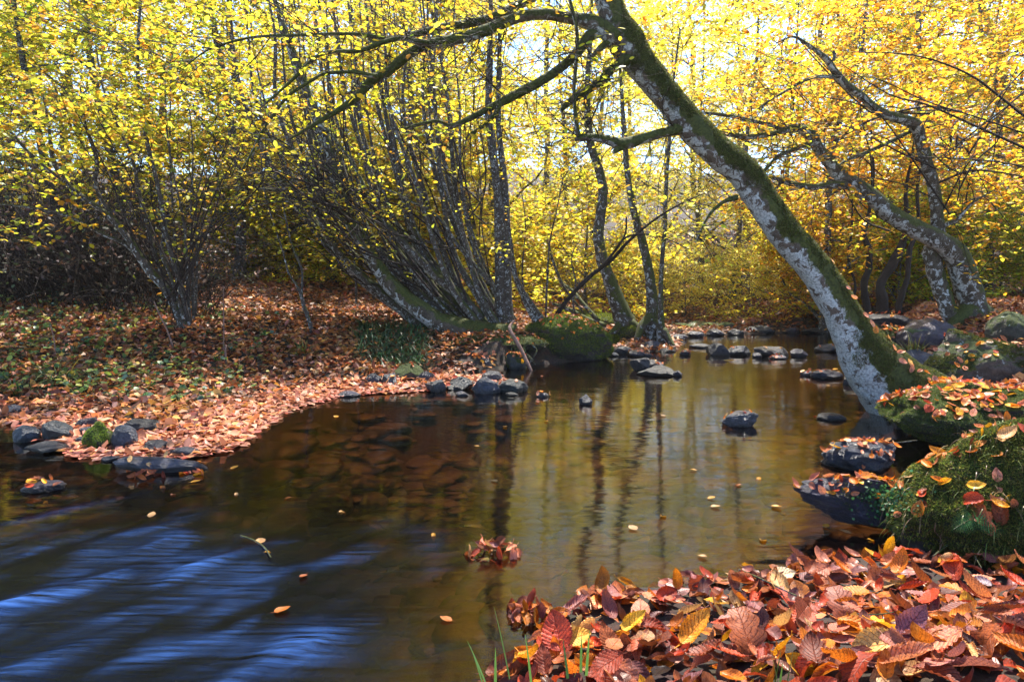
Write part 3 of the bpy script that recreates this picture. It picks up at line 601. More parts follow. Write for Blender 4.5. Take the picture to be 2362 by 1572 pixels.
def arcs(tw, base, n, s0, s1, e0, e1, D, rs, w0=4.5, sag=60, lf=None, cols=None, fork=3):
    for k in range(n):
        a = np.array([rs.uniform(s0[0], s1[0]), rs.uniform(s0[1], s1[1])]); b_ = np.array([rs.uniform(e0[0], e1[0]), rs.uniform(e0[1], e1[1])]); w_ = w0*rs.uniform(.5, 1.2); d0 = rs.uniform(*D); d1 = d0+rs.uniform(-.8, .5)
        m = (a+b_)/2+np.array([rs.normal()*25, rs.normal()*sag*.5-sag*.4]); q1 = (a+m)/2+rs.normal(size=2)*14; q2 = (b_+m)/2+rs.normal(size=2)*18
        c = catmull(wpath([(*a, w_), (*q1, w_*.85), (*m, w_*.7), (*q2, w_*.5), (*b_, w_*.3)], d0, d1), .12); tw.add(*tube(c[:, :3]-base, c[:, 3], 4, .1, 20, cap=False))
        side_twigs(tw, lf if lf is not None else tw, c, base, fork, .6, rs, cols or YEL, leaves=lf is not None, dens=6, lsz=.05, r0=.0028, sub=3)
rs = np.random.RandomState(11)
# --- the big leaning beech
B0 = P(2090, 930, 5.0); tr, tw, lf = MB(), MB(), MB()
mainpts = [(2130, 985, 210), (2108, 940, 200), (2062, 895, 165), (2018, 845, 138), (1985, 800, 112), (1957, 750, 97), (1930, 700, 90), (1893, 640, 86), (1855, 590, 84), (1802, 530, 82), (1755, 460, 82), (1715, 400, 80), (1655, 350, 78), (1600, 297, 78), (1560, 250, 72), (1520, 200, 74),
           (1478, 150, 82), (1445, 100, 92), (1420, 50, 76), (1402, 0, 68), (1385, -60, 64), (1350, -150, 58), (1330, -260, 48)]
mainpts = [(a, b_, w_*(1 if i_ < 2 else .83 if i_ > 4 else .92)) for i_, (a, b_, w_) in enumerate(mainpts)]
cmain = catmull(wpath(mainpts, 4.9, 4.75), .03)
tr.add(*tube(cmain[:, :3]-B0, cmain[:, 3], 44, .10, 12, lump=.06))
TRUNKV = np.concatenate(tr.v); TRUNKF = [f for f in tube(cmain[:, :3]-B0, cmain[:, 3], 44, .10, 12, lump=.06)[1]][0]
for rt in ([(2100, 930, 110), (2140, 960, 80), (2175, 985, 50), (2200, 1010, 26)], [(2085, 885, 120), (2130, 888, 92), (2180, 895, 60), (2230, 905, 36), (2280, 912, 16)], [(2070, 930, 80), (2088, 985, 50), (2092, 1020, 30)], [(2110, 960, 90), (2120, 1000, 50), (2140, 1020, 24)]):
    limb(tr, rt, 5.0, 4.8, B0, 14)
br = {}
br['arch'] = limb(tr, [(1425, 90, 50), (1371, 55, 34), (1306, 40, 26), (1255, 33, 24), (1204, 38, 24), (1164, 52, 24), (1120, 70, 25), (1085, 83, 25), (1035, 94, 25), (990, 102, 22), (957, 116, 22), (923, 141, 21), (895, 166, 20), (865, 180, 22), (841, 204, 18), (814, 232, 16), (780, 255, 13), (747, 274, 11), (703, 301, 8), (660, 325, 4)], 4.75, 4.4, B0, 14)
br['a2'] = limb(tr, [(990, 100, 15), (955, 95, 13), (926, 88, 11), (882, 98, 11), (831, 117, 10), (780, 119, 9), (747, 123, 8), (723, 136, 8), (693, 166, 8), (665, 193, 7), (638, 217, 5), (600, 250, 3)], 4.5, 4.2, B0, 8)
br['a3'] = limb(tr, [(870, 176, 13), (848, 172, 10), (814, 166, 9), (780, 167, 8), (747, 171, 8), (700, 197, 7), (662, 224, 7), (631, 265, 6), (608, 299, 6), (587, 340, 5), (557, 394, 3)], 4.4, 4.2, B0, 7)
br['up'] = limb(tr, [(1290, -60, 22), (1240, -12, 20), (1187, 16, 19), (1153, 32, 18), (1106, 49, 18), (1062, 58, 18), (1018, 63, 16), (970, 76, 15), (933, 84, 14), (895, 90, 12), (848, 82, 9), (798, 78, 8), (679, 82, 7), (594, 85, 6), (530, 98, 5), (475, 118, 4), (420, 160, 2)], 4.9, 4.3, B0, 10)
br['up2'] = limb(tr, [(930, 84, 9), (880, 100, 8), (848, 92, 5)], 4.55, 4.5, B0, 6)
br['low'] = limb(tr, [(1400, 70, 34), (1371, 76, 26), (1352, 92, 24), (1337, 115, 22), (1316, 137, 20), (1283, 165, 20), (1249, 187, 20), (1208, 209, 20), (1160, 234, 20), (1126, 251, 15), (1086, 272, 13), (1058, 285, 12), (1035, 291, 10), (1011, 279, 8), (984, 283, 8), (955, 290, 7), (925, 299, 4)], 4.75, 4.6, B0, 12)
br['lowb'] = limb(tr, [(1155, 237, 14), (1140, 266, 9), (1113, 293, 8), (1079, 312, 5)], 4.65, 4.6, B0, 7)
br['mid'] = limb(tr, [(1450, 135, 40), (1425, 150, 20), (1408, 163, 19), (1378, 193, 19), (1340, 217, 18), (1310, 238, 15), (1293, 256, 8)], 4.75, 4.7, B0, 12)
limb(tr, [(1430, 95, 26), (1405, 98, 17), (1384, 112, 14), (1361, 136, 6)], 4.75, 4.7, B0, 10)
br['fork'] = limb(tr, [(1575, 290, 40), (1550, 302, 22), (1527, 307, 20), (1486, 319, 22), (1452, 329, 26), (1432, 332, 26), (1405, 324, 22), (1371, 317, 18), (1337, 317, 16), (1328, 322, 8)], 4.8, 4.6, B0, 14)
limb(tr, [(1445, 330, 22), (1425, 343, 16), (1415, 352, 8)], 4.7, 4.65, B0, 8)
br['hang'] = limb(tr, [(1336, 318, 12), (1330, 290, 9), (1326, 250, 8), (1324, 204, 8), (1330, 136, 8), (1332, 85, 8), (1323, 34, 8), (1314, 0, 8), (1300, -60, 6)], 4.62, 4.62, B0, 8)
br['dr'] = limb(tr, [(1700, 455, 14), (1670, 465, 9), (1640, 490, 7), (1622, 520, 5), (1605, 560, 3)], 4.8, 4.7, B0, 6)
ddd = [(a, b) for a, b in (('arch', 26), ('a2', 16), ('a3', 12), ('up', 24), ('low', 22), ('mid', 10), ('fork', 10), ('hang', 10), ('lowb', 5), ('dr', 8))]
for k, n in ddd: side_twigs(tw, lf, br[k], B0, n, .45, rs, YEL, leaves=True, dens=7, lsz=.05, r0=.004, sub=4)
for k, n in (('arch', 30), ('low', 20), ('up', 24), ('fork', 12), ('mid', 8), ('hang', 8)): side_twigs(tw, lf, br[k], B0, n, .8, rs, YEL, leaves=False, r0=.0045, sub=6, up=-.15)
leaf_cloud(tw, lf, B0, [(1000, -60, 5.0, 500, 120, 1.0, 26), (1700, -120, 5.2, 420, 110, 1.0, 22), (560, -60, 4.6, 330, 90, .9, 14), (1560, 60, 5.4, 160, 60, .5, 5)], rs, YEL, 20, .055, .6)
# moss fronds on the upper side of the trunk
BLADE = np.array([[0, -.16, 0], [.5, -.1, .05], [1, 0, 0], [.5, .1, .05]])
TRI3 = np.array([[0, -.2, 0], [1, 0, 0], [0, .2, 0]])
MOSSC = [(.055, .075, .014), (.085, .10, .02), (.03, .045, .01), (.12, .125, .03), (.08, .06, .03)]
def moss(v, f, n, size, thr, rs, up=(0, 0, 1), cols=MOSSC, nscale=4.0, wt=.45, droop=.3, off=(0, 0, 0), seedoff=0):
    f = np.asarray(f); f3 = f if f.shape[1] == 3 else np.vstack([f[:, [0, 1, 2]], f[:, [0, 2, 3]]])
    a, b, c = v[f3[:, 0]], v[f3[:, 1]], v[f3[:, 2]]; cr = np.cross(b-a, c-a); ar = np.linalg.norm(cr, axis=1); nn = cr/np.maximum(ar, 1e-9)[:, None]
    ctr = v.mean(0)
    if ((a-ctr)*nn).sum() < 0: nn = -nn
    pr = ar/ar.sum(); k = rs.choice(len(f3), n, p=pr); u, w_ = rs.uniform(size=n), rs.uniform(size=n); fl = u+w_ > 1; u[fl] = 1-u[fl]; w_[fl] = 1-w_[fl]
    p = a[k]+(b-a)[k]*u[:, None]+(c-a)[k]*w_[:, None]; m = nn[k]
    sc_ = m@nrm(np.array(up, float))+wt*fbm((p+np.array(off))*nscale+seedoff, 4)*2; keep = sc_ > thr; p, m, sc_ = p[keep], m[keep], sc_[keep]; n = len(p)
    d = m+rs.normal(size=(n, 3))*.5; d[:, 2] -= droop
    cl = pal(n, cols, None, .25, rs)*(0.6+.8*(vn((p+np.array(off))*16)[:, None]*.5+.5))
    mb = MB(); scatter(mb, p-m*size*.1, d, m+rs.normal(size=(n, 3))*.7, size*rs.uniform(.5, 1.3, n), cl, BLADE, rs=rs); return mb
beech = build_tree('beech_tree', (tr, tw, lf), tuple(B0), 'large moss and lichen covered beech leaning over the pool with a long arching bough', 'tree', tmat=M_BARK)
mm = moss(TRUNKV, TRUNKF, 200000, .016, .02, rs, up=(.80, -.25, .55), off=B0, nscale=5.5, wt=.95)
link('moss', mm.mesh('moss', M_MOSSF), beech)

# --- the twin-trunk tree on the right bank
B1 = P(2235, 735, 7.4); tr, tw, lf = MB(), MB(), MB()
c = limb(tr, [(2262, 745, 90), (2245, 718, 66), (2234, 670, 56), (2222, 629, 52), (2208, 590, 52), (2183, 565, 50), (2146, 544, 44), (2105, 523, 40), (2054, 494, 40), (2020, 463, 38), (1980, 432, 36), (1939, 407, 34), (1915, 377, 26), (1888, 343, 25), (1871, 312, 25), (1851, 298, 24)], 7.3, 6.6, B1, 18, amp=.15)
limb(tr, [(2215, 745, 50), (2192, 725, 36), (2180, 690, 34), (2163, 646, 34), (2153, 600, 36), (2150, 575, 40), (2165, 562, 30)], 7.2, 7.2, B1, 14, amp=.15)
for q in ([(2240, 715, 40), (2265, 738, 26), (2300, 752, 12)], [(2235, 715, 50), (2205, 748, 34), (2180, 765, 16)], [(2235, 720, 50), (2232, 760, 40), (2230, 790, 20)]): limb(tr, q, 7.2, 7.0, B1, 10)
b1 = {}
b1['up'] = limb(tr, [(2175, 560, 34), (2166, 534, 28), (2155, 441, 27), (2137, 373, 26), (2123, 323, 25), (2112, 290, 26), (2085, 276, 22), (2037, 261, 20), (2007, 241, 18), (1986, 221, 18), (1952, 197, 18), (1929, 170, 16), (1908, 139, 14), (1885, 119, 10), (1861, 102, 8), (1830, 85, 5), (1790, 100, 3)], 7.3, 6.4, B1, 14, amp=.15)
b1['l1'] = limb(tr, [(1865, 305, 20), (1830, 296, 14), (1793, 306, 12), (1732, 316, 12), (1695, 312, 11), (1660, 306, 9), (1640, 298, 5)], 6.6, 6.3, B1, 9)
b1['l2'] = limb(tr, [(1860, 308, 12), (1800, 294, 10), (1749, 282, 9), (1681, 267, 8), (1613, 259, 5)], 6.6, 6.4, B1, 7)
b1['l3'] = limb(tr, [(1872, 330, 12), (1834, 343, 10), (1793, 363, 9), (1766, 390, 8), (1742, 410, 5)], 6.6, 6.4, B1, 7)
b1['dead'] = limb(tr, [(1970, 425, 26), (1930, 426, 20), (1902, 428, 15), (1868, 431, 14), (1817, 421, 12), (1790, 412, 8), (1762, 410, 4)], 6.8, 6.5, B1, 8)
limb(tr, [(1800, 420, 8), (1793, 432, 6), (1775, 440, 3)], 6.5, 6.5, B1, 5)
b1['u1'] = limb(tr, [(1925, 178, 10), (1885, 177, 8), (1851, 188, 7), (1806, 214, 6), (1766, 238, 5), (1742, 256, 3)], 6.6, 6.4, B1, 6)
b1['u2'] = limb(tr, [(2104, 300, 11), (2054, 326, 9), (1997, 353, 9), (1952, 370, 7), (1930, 385, 4)], 7.1, 6.7, B1, 6)
limb(tr, [(1922, 140, 8), (1926, 128, 8), (1922, 118, 8)], 6.6, 6.6, B1, 6)
b1['r1'] = limb(tr, [(2175, 520, 12), (2210, 505, 9), (2240, 470, 6), (2290, 440, 3)], 7.2, 7.0, B1, 6)
for k in b1: side_twigs(tw, lf, b1[k], B1, 14, .6, rs, ORA, dens=9, lsz=.06, r0=.005, sub=4)
side_twigs(tw, lf, c, B1, 14, .6, rs, ORA, dens=10, lsz=.06, r0=.005, sub=4)
leaf_cloud(tw, lf, B1, [(1850, 60, 7.2, 260, 100, 1.0, 30), (2250, 150, 7.5, 260, 150, 1.2, 44), (2300, 380, 8.2, 180, 120, 1.0, 26), (1760, 200, 7.4, 130, 90, .7, 12), (2030, 120, 8, 220, 110, 1, 34), (2150, 420, 8.6, 200, 110, 1, 26)], rs, ORA, 24, .07, .7)
arcs(tw, B1, 13, (2000, 250), (2220, 560), (1700, 60), (2000, 420), (6.6, 7.4), rs, 5, 40); arcs(tw, B1, 15, (2130, 250), (2240, 600), (2150, 0), (2420, 560), (6.6, 7.6), rs, 5, 30); arcs(tw, B1, 6, (2380, 100), (2440, 420), (1900, 100), (2250, 460), (6.0, 6.8), rs, 6, 30)
build_tree('twin_trunk_tree', (tr, tw, lf), tuple(B1), 'crooked twin trunk tree on the leafy bank behind the mossy boulders', 'tree', tmat=M_BARK2)

# --- the swept trunk growing from the undercut bank
B2 = P(1130, 765, 8.3); tr, tw, lf = MB(), MB(), MB()
c = limb(tr, [(1190, 772, 50), (1120, 768, 52), (1052, 757, 50), (1010, 742, 44), (967, 712, 40), (930, 685, 38), (899, 655, 36), (870, 615, 32), (848, 578, 30), (820, 535, 28), (807, 510, 26), (790, 460, 25), (771, 407, 23), (761, 356, 22), (747, 316, 22), (730, 265, 20), (710, 217, 19), (690, 165, 18), (676, 126, 16), (660, 85, 15), (645, 34, 13), (632, -10, 11), (615, -90, 8)], 8.2, 7.6, B2, 18, amp=.12)
for k_ in range(34):
    a_ = rs.uniform(1040, 1225); limb(tr, [(a_, 790+rs.uniform(-8, 8), 5), (a_+rs.normal()*8, 808, 4), (a_+rs.normal()*16, 826+rs.uniform(0, 14), 2)], 7.75, 7.6, B2, 4)
for q in ([(1080, 770, 30), (1092, 795, 18), (1068, 812, 12), (1040, 820, 8), (1028, 836, 4)], [(1090, 772, 26), (1105, 800, 16), (1118, 815, 8), (1110, 835, 4)], [(1150, 775, 30), (1165, 800, 16), (1150, 830, 8)], [(1095, 790, 14), (1120, 795, 8), (1140, 790, 4)], [(1080, 800, 10), (1060, 800, 7), (1040, 812, 4)]): limb(tr, q, 8.1, 7.9, B2, 9, amp=.2)
side_twigs(tw, lf, c[len(c)//3:], B2, 40, .8, rs, YEL, dens=10, lsz=.055, r0=.006, sub=4)
bb = [limb(tr, q, 7.8, 7.4, B2, 6) for q in ([(800, 500, 12), (740, 460, 9), (690, 440, 8), (620, 405, 6), (560, 395, 4), (500, 380, 3)], [(795, 480, 10), (740, 430, 8), (680, 415, 6), (600, 425, 4), (540, 440, 3)], [(850, 585, 9), (780, 500, 7), (700, 470, 6), (640, 465, 4), (560, 480, 3)], [(770, 400, 9), (700, 360, 7), (640, 330, 5), (560, 300, 4), (470, 250, 3)], [(735, 280, 9), (780, 330, 7), (820, 390, 5), (840, 440, 3)])]
for q in bb: side_twigs(tw, lf, q, B2, 14, .6, rs, YEL, dens=8, lsz=.05, r0=.005, sub=4)
leaf_cloud(tw, lf, B2, [(560, 40, 8.4, 200, 110, .9, 24), (760, 90, 8.9, 180, 110, 1, 20), (420, 200, 8.6, 180, 110, 1, 18)], rs, YEL+OLI, 24, .065, .7)
arcs(tw, B2, 22, (760, 420), (860, 600), (430, 180), (700, 480), (7.2, 8.2), rs, 5, 70)
e = build_tree('swept_tree', (tr, tw, lf), tuple(B2), 'slender moss backed trunk sweeping up from the undercut bank in a long curve', 'tree', tmat=M_BARK2)
v0 = np.concatenate(tr.v[:1]); f0 = tube(c[:, :3]-B2, c[:, 3], 18, .12, 14, lump=.08)[1][0]
link('moss', moss(v0, f0, 26000, .02, .75, rs, off=B2, up=(.3, -.2, .9)).mesh('moss', M_MOSSF), e)

# --- the hazel clump: many leaning stems
def stemtree(name, base, stems, label, cols, tw_n=5, tw_L=.5, lsz=.055, mat=None, clouds=(), dens=10, rsd=3, group=None, T=ROUND, cc=None, arcl=()):
    rs = np.random.RandomState(rsd); e = empty(name, tuple(base)); tag(e, label, 'tree', group); tw, lf = MB(), MB()
    for (pts, D0, D1) in stems:
        t = MB(); c = limb(t, pts, D0, D1, base, 8, .09, .14, .1, 10); link('stem', t.mesh('stem', mat or M_STEM), e)
        side_twigs(tw, lf, c[len(c)//4:], base, tw_n, tw_L, rs, cols, dens=dens, lsz=lsz, r0=.004, sub=3, T=T)
    if clouds: leaf_cloud(tw, lf, base, clouds, rs, cc or cols, 24, lsz, .6, T)
    for ar in arcl: arcs(tw, base, *ar[:6], rs, *ar[6:])
    link('branches', tw.mesh('branches', M_TWIG), e)
    if lf.k: link('crown', lf.mesh('crown', M_CROWN), e)
    return e
st = []; r = np.random.RandomState(21)
for k in range(36):
    bx = 985+k*5.7+r.uniform(-8, 8); lean = (380-k*7)*r.uniform(.7, 1.2)+20; by = 742+r.uniform(-8, 10); D = r.uniform(8.3, 9.3); wd = r.choice([7, 9, 11, 14, 18])*r.uniform(.85, 1.1)
    j = lambda s=15: r.uniform(-s, s)
    st.append(([(bx+8, by+16, wd*1.3), (bx-.30*lean, by-75, wd), (bx-.58*lean+j(), by-180, wd*.88), (bx-.82*lean+j(), by-330, wd*.72), (bx-.98*lean+j(14), by-500, wd*.5), (bx-1.05*lean+j(20), by-680, wd*.34), (bx-1.08*lean+j(30), by-860, wd*.2)], D, D-r.uniform(-.3, .9)))
for bx, tx, wd in ((1155, 1128, 30), (1172, 1150, 22)):
    st.append(([(bx+4, 748, wd*1.3), (bx, 700, wd), (bx-2, 560, wd*.85), (bx-8, 430, wd*.7), (tx, 280, wd*.6), (tx+2, 130, wd*.45), (tx+5, -60, wd*.3)], 8.6, 8.6))
for q in ([(1245, 755, 20), (1215, 700, 14), (1190, 640, 11), (1170, 560, 9), (1150, 420, 6), (1140, 300, 3)], [(1262, 752, 18), (1225, 700, 12), (1195, 650, 9), (1185, 600, 6), (1170, 480, 4)], [(1030, 730, 20), (960, 670, 16), (890, 590, 14), (820, 520, 11), (740, 470, 8), (640, 440, 5), (540, 430, 3)], [(1110, 735, 28), (1060, 680, 22), (1010, 640, 20), (950, 580, 18), (890, 520, 16), (830, 480, 12), (760, 400, 7), (700, 350, 4)],
          [(1000, 735, 16), (940, 690, 12), (900, 620, 9), (870, 570, 7), (820, 545, 5)], [(1130, 650, 10), (1060, 570, 9), (1010, 500, 8), (940, 460, 6), (860, 420, 4)]):
    st.append((q, 8.4, 8.0))
stemtree('hazel_clump', P(1110, 745, 8.7), st, 'dense clump of many grey hazel stems fanning left above the undercut bank', YEL, 4, .55, .05, arcl=[(20, (880, 560), (1080, 720), (480, 330), (820, 620), (7.6, 8.6), 5, 70), (14, (950, 400), (1150, 650), (760, 0), (1150, 200), (8, 9), 4, 20)], clouds=[(1000, 130, 8.8, 200, 120, .8, 22), (820, 260, 9, 140, 90, .8, 8), (1230, 140, 9, 130, 120, .7, 14), (1050, -40, 8, 300, 80, 1, 26)])

# --- trees in the middle behind the pool
def simple(name, pts, D, label, cols, n=10, clouds=(), roots=(), T=HEX, mat=None, L=.6, cat='tree', lsz=.06, dens=12):
    b = P(pts[0][0], pts[0][1], D); tr, tw, lf = MB(), MB(), MB(); dk = name == 'dark_tree'
    if dk: pts = [(p_[0]+rs.normal()*5, p_[1], p_[2]*.8*rs.uniform(.8, 1.2)) for p_ in pts]
    c = limb(tr, pts, D, D, b, 12, .06, .3 if dk else .16, .2 if dk else .12)
    for q in roots: limb(tr, q, D-.05, D-.25, b, 8)
    side_twigs(tw, lf, c[len(c)//3:], b, n, L, rs, cols, dens=dens, lsz=lsz, r0=.004, sub=4, T=T)
    if clouds: leaf_cloud(tw, lf, b, clouds, rs, cols, 22, lsz+.01, .7, T)
    return build_tree(name, (tr, tw, lf), tuple(b), label, cat, tmat=mat or M_BARK2)
simple('curved_tree', [(1450, 775, 66), (1440, 738, 48), (1422, 690, 36), (1405, 643, 30), (1388, 595, 27), (1381, 540, 24), (1386, 490, 22), (1391, 435, 21), (1378, 380, 19), (1364, 340, 18), (1357, 289, 16), (1354, 238, 15), (1356, 170, 12), (1362, 90, 9), (1365, 0, 6)], 10.3,
       'curved dark trunk rising from mossy mounds beside the pool', YEL, 16, [(1400, 60, 10.5, 140, 110, .8, 34)], [[(1452, 745, 30), (1480, 765, 22), (1510, 790, 12)], [(1435, 745, 26), (1415, 765, 16), (1400, 775, 8)]])
simple('forked_tree', [(1512, 790, 44), (1502, 750, 34), (1505, 711, 28), (1503, 670, 26), (1494, 612, 22), (1479, 544, 20), (1468, 510, 17), (1456, 458, 15), (1446, 390, 13), (1442, 340, 12), (1436, 250, 9), (1430, 150, 6)], 10.1,
       'pale grey trunk with splayed mossy roots next to the thinner straight one', YEL, 14, [(1500, 60, 11, 140, 110, .8, 34)], [[(1500, 730, 26), (1480, 755, 20), (1468, 785, 12)], [(1505, 740, 26), (1525, 775, 16), (1545, 800, 8)]])
simple('thin_tree', [(1532, 805, 40), (1527, 770, 26), (1525, 738, 15), (1524, 677, 12), (1527, 602, 11), (1534, 523, 10), (1537, 425, 9), (1544, 326, 8), (1552, 200, 6), (1570, 60, 4)], 9.9,
       'thin straight sapling growing against the splayed roots at the water', YEL, 14, [(1640, 60, 11, 150, 120, .8, 40)], [[(1530, 760, 18), (1545, 785, 14), (1556, 800, 8)]])
b = P(1266, 750, 9.2); tr, tw, lf = MB(), MB(), MB()
c = limb(tr, [(1262, 752, 16), (1282, 728, 13), (1310, 690, 11), (1357, 640, 10), (1408, 602, 9), (1446, 560, 8), (1486, 525, 6), (1527, 495, 5), (1580, 465, 4), (1640, 440, 2)], 9.2, 8.6, b, 8)
c2 = limb(tr, [(1390, 615, 8), (1410, 590, 6), (1440, 550, 5), (1480, 540, 4), (1530, 548, 3), (1590, 575, 2)], 8.9, 8.6, b, 6)
c3 = limb(tr, [(1340, 660, 7), (1400, 600, 6), (1440, 545, 5), (1445, 500, 4)], 9, 8.8, b, 6)
side_twigs(tw, lf, c, b, 16, .6, rs, YEL, dens=3, lsz=.05, r0=.003); side_twigs(tw, lf, c2, b, 8, .5, rs, YEL, dens=3, lsz=.05, r0=.003)
build_tree('bare_sapling', (tr, tw, lf), tuple(b), 'nearly bare thin sapling slanting over the water to the right of the hazel clump', 'tree', tmat=M_TWIG)
for i, (pts, lab) in enumerate([([(1258, 745, 5), (1262, 650, 5), (1268, 560, 4), (1285, 480, 3), (1300, 400, 2)], 'thin whip of a sapling just behind the slanting bare one'),
                                ([(1325, 725, 4), (1322, 690, 5), (1328, 650, 4), (1318, 600, 3), (1330, 560, 2)], 'crooked pale sapling between hazel clump and curved trunk'),
                                ([(1345, 720, 5), (1300, 660, 6), (1275, 600, 6), (1265, 560, 4)], 'short leaning grey sapling behind the bare slanting one'),
                                ([(1225, 740, 4), (1205, 640, 4), (1212, 520, 3), (1200, 420, 2)], 'hair thin sapling at the edge of the hazel clump')]):
    simple('sapling', pts, 10+i*.4, lab, YEL, 6, mat=M_STEM, L=.4, dens=6)
for i, (pts, lab) in enumerate([([(1395, 752, 16), (1350, 735, 14), (1315, 715, 11), (1275, 700, 8)], 'mossy fallen pole lying on the bank behind the large boulder'), ([(1380, 740, 12), (1345, 700, 10), (1320, 670, 8), (1290, 650, 5)], 'second mossy pole leaning above the fallen one')]):
    q = wpath(pts, 10.4, 11); q = catmull(q, .08); bb_ = q[0, :3]; m_ = MB(); m_.add(*tube(q[:, :3]-bb_, q[:, 3], 8, .15, 8)); tag(link('fallen_pole', m_.mesh('fallen_pole', M_BARK2), loc=tuple(bb_)), lab, 'log')

# --- dark twisted trunks behind the leaning beech
for i, (pts, D, lab) in enumerate([([(2005, 725, 30), (2000, 714, 22), (1996, 660, 18), (2003, 620, 20), (1998, 575, 18), (1985, 540, 14), (2000, 480, 11), (2020, 400, 8), (2010, 300, 5)], 11, 'twisted dark trunk nearest behind the leaning beech'),
                                   ([(2035, 725, 36), (2034, 690, 28), (2044, 653, 26), (2061, 602, 26), (2085, 565, 24), (2100, 520, 16), (2090, 440, 12), (2110, 340, 8), (2120, 200, 5)], 10.6, 'dark slanting trunk in the middle of the shadowed group'),
                                   ([(2072, 725, 26), (2078, 700, 18), (2090, 640, 17), (2105, 580, 17), (2112, 520, 13), (2125, 420, 9), (2140, 300, 6)], 10.4, 'dark trunk leaning right just left of the twin trunks'),
                                   ([(2212, 690, 20), (2212, 655, 14), (2225, 625, 12), (2240, 590, 8)], 12, 'short dark stem behind the twin trunks'),
                                   ([(1960, 715, 12), (1968, 660, 9), (1962, 600, 8), (1970, 520, 6), (1960, 420, 4)], 12, 'thin dark stem close behind the leaning beech')]):
    simple('dark_tree', pts, D, lab, ORA, 16, [(pts[-1][0], 250, D+.6, 160, 170, 1, 24)], mat=M_TWIG, L=.7)

# --- left coppice and saplings
stL = [([(428, 765, 34), (418, 738, 24), (384, 670, 19), (346, 626, 18), (316, 581, 17), (289, 541, 15), (244, 492, 13), (187, 452, 12), (153, 421, 11), (126, 380, 11), (118, 340, 9), (112, 289, 6), (100, 220, 4)], 7.0, 6.4),
       ([(320, 588, 11), (280, 558, 9), (238, 541, 8), (163, 500, 7), (80, 480, 5), (0, 470, 4)], 6.9, 6.3), ([(282, 530, 9), (244, 475, 8), (221, 431, 8), (224, 374, 8), (211, 326, 7), (197, 289, 5), (185, 200, 3)], 6.8, 6.4),
       ([(150, 420, 8), (110, 390, 7), (60, 345, 7), (20, 300, 6), (-30, 260, 4)], 6.5, 6.2),
       ([(436, 765, 22), (431, 731, 15), (414, 649, 14), (401, 602, 13), (384, 544, 12), (367, 441, 11), (343, 346, 10), (329, 272, 9), (319, 204, 8), (319, 102, 7), (323, 20, 6), (330, -60, 4)], 7.0, 6.6),
       ([(430, 760, 16), (405, 690, 11), (384, 650, 10), (363, 602, 10), (343, 534, 9), (325, 460, 8), (302, 357, 7), (275, 299, 6), (238, 204, 5), (220, 100, 3)], 7.1, 6.8),
       ([(438, 745, 10), (432, 650, 7), (425, 520, 6), (400, 400, 5), (385, 300, 4), (380, 150, 3)], 7.0, 6.9), ([(446, 735, 8), (444, 600, 6), (441, 480, 5), (445, 350, 4), (436, 240, 3)], 7.1, 7.1), ([(440, 740, 9), (410, 640, 7), (404, 560, 6), (395, 420, 5), (392, 330, 4), (395, 120, 3)], 7.1, 7.0),
       ([(450, 730, 7), (455, 600, 5), (452, 480, 4), (470, 380, 3)], 7.2, 7.2), ([(425, 740, 8), (398, 650, 7), (372, 580, 9), (378, 540, 8), (360, 480, 5)], 6.9, 6.9)]
stemtree('hazel_coppice', P(430, 755, 7.0), stL, 'small hazel coppice with pale stems rising from one foot on the leafy slope', OLI, 7, .5, .05, arcl=[(11, (400, 560), (440, 740), (-20, 60), (620, 380), (6.3, 7), 4, 30), (9, (380, 560), (440, 700), (440, 150), (700, 560), (6.6, 7.2), 4, 60)], clouds=[(120, 120, 5.6, 230, 160, .8, 60), (330, 100, 6.2, 170, 130, .7, 34), (60, 330, 6.3, 190, 110, .8, 34), (260, 330, 7, 170, 100, .7, 26), (-80, 480, 6.6, 120, 120, .6, 10), (450, 30, 5.6, 160, 80, .6, 14)], rsd=9, cc=OLI)
b = P(722, 775, 7.5)
stemtree('forked_sapling', b, [([(722, 775, 12), (712, 735, 10), (699, 700, 9), (694, 677, 8), (680, 650, 5), (666, 629, 5), (649, 568, 4), (632, 517, 4), (610, 440, 3), (600, 330, 2)], 7.5, 7.4), ([(695, 680, 6), (697, 650, 5), (696, 619, 5), (686, 595, 5), (672, 561, 4), (662, 517, 4), (650, 440, 3), (655, 330, 2)], 7.5, 7.6)],
         'slim forked sapling standing alone in brown leaves beside the woodrush', YEL, 5, .4, .05, dens=5, rsd=4)
stemtree('sapling', P(815, 560, 9.4), [([(822, 700, 6), (820, 620, 5), (812, 540, 5), (815, 440, 4), (800, 330, 3)], 9.6, 9.6)], 'thin dark whip left of the swept trunk at the foot of the slope', YEL, 4, .4, .05, dens=6, rsd=14)
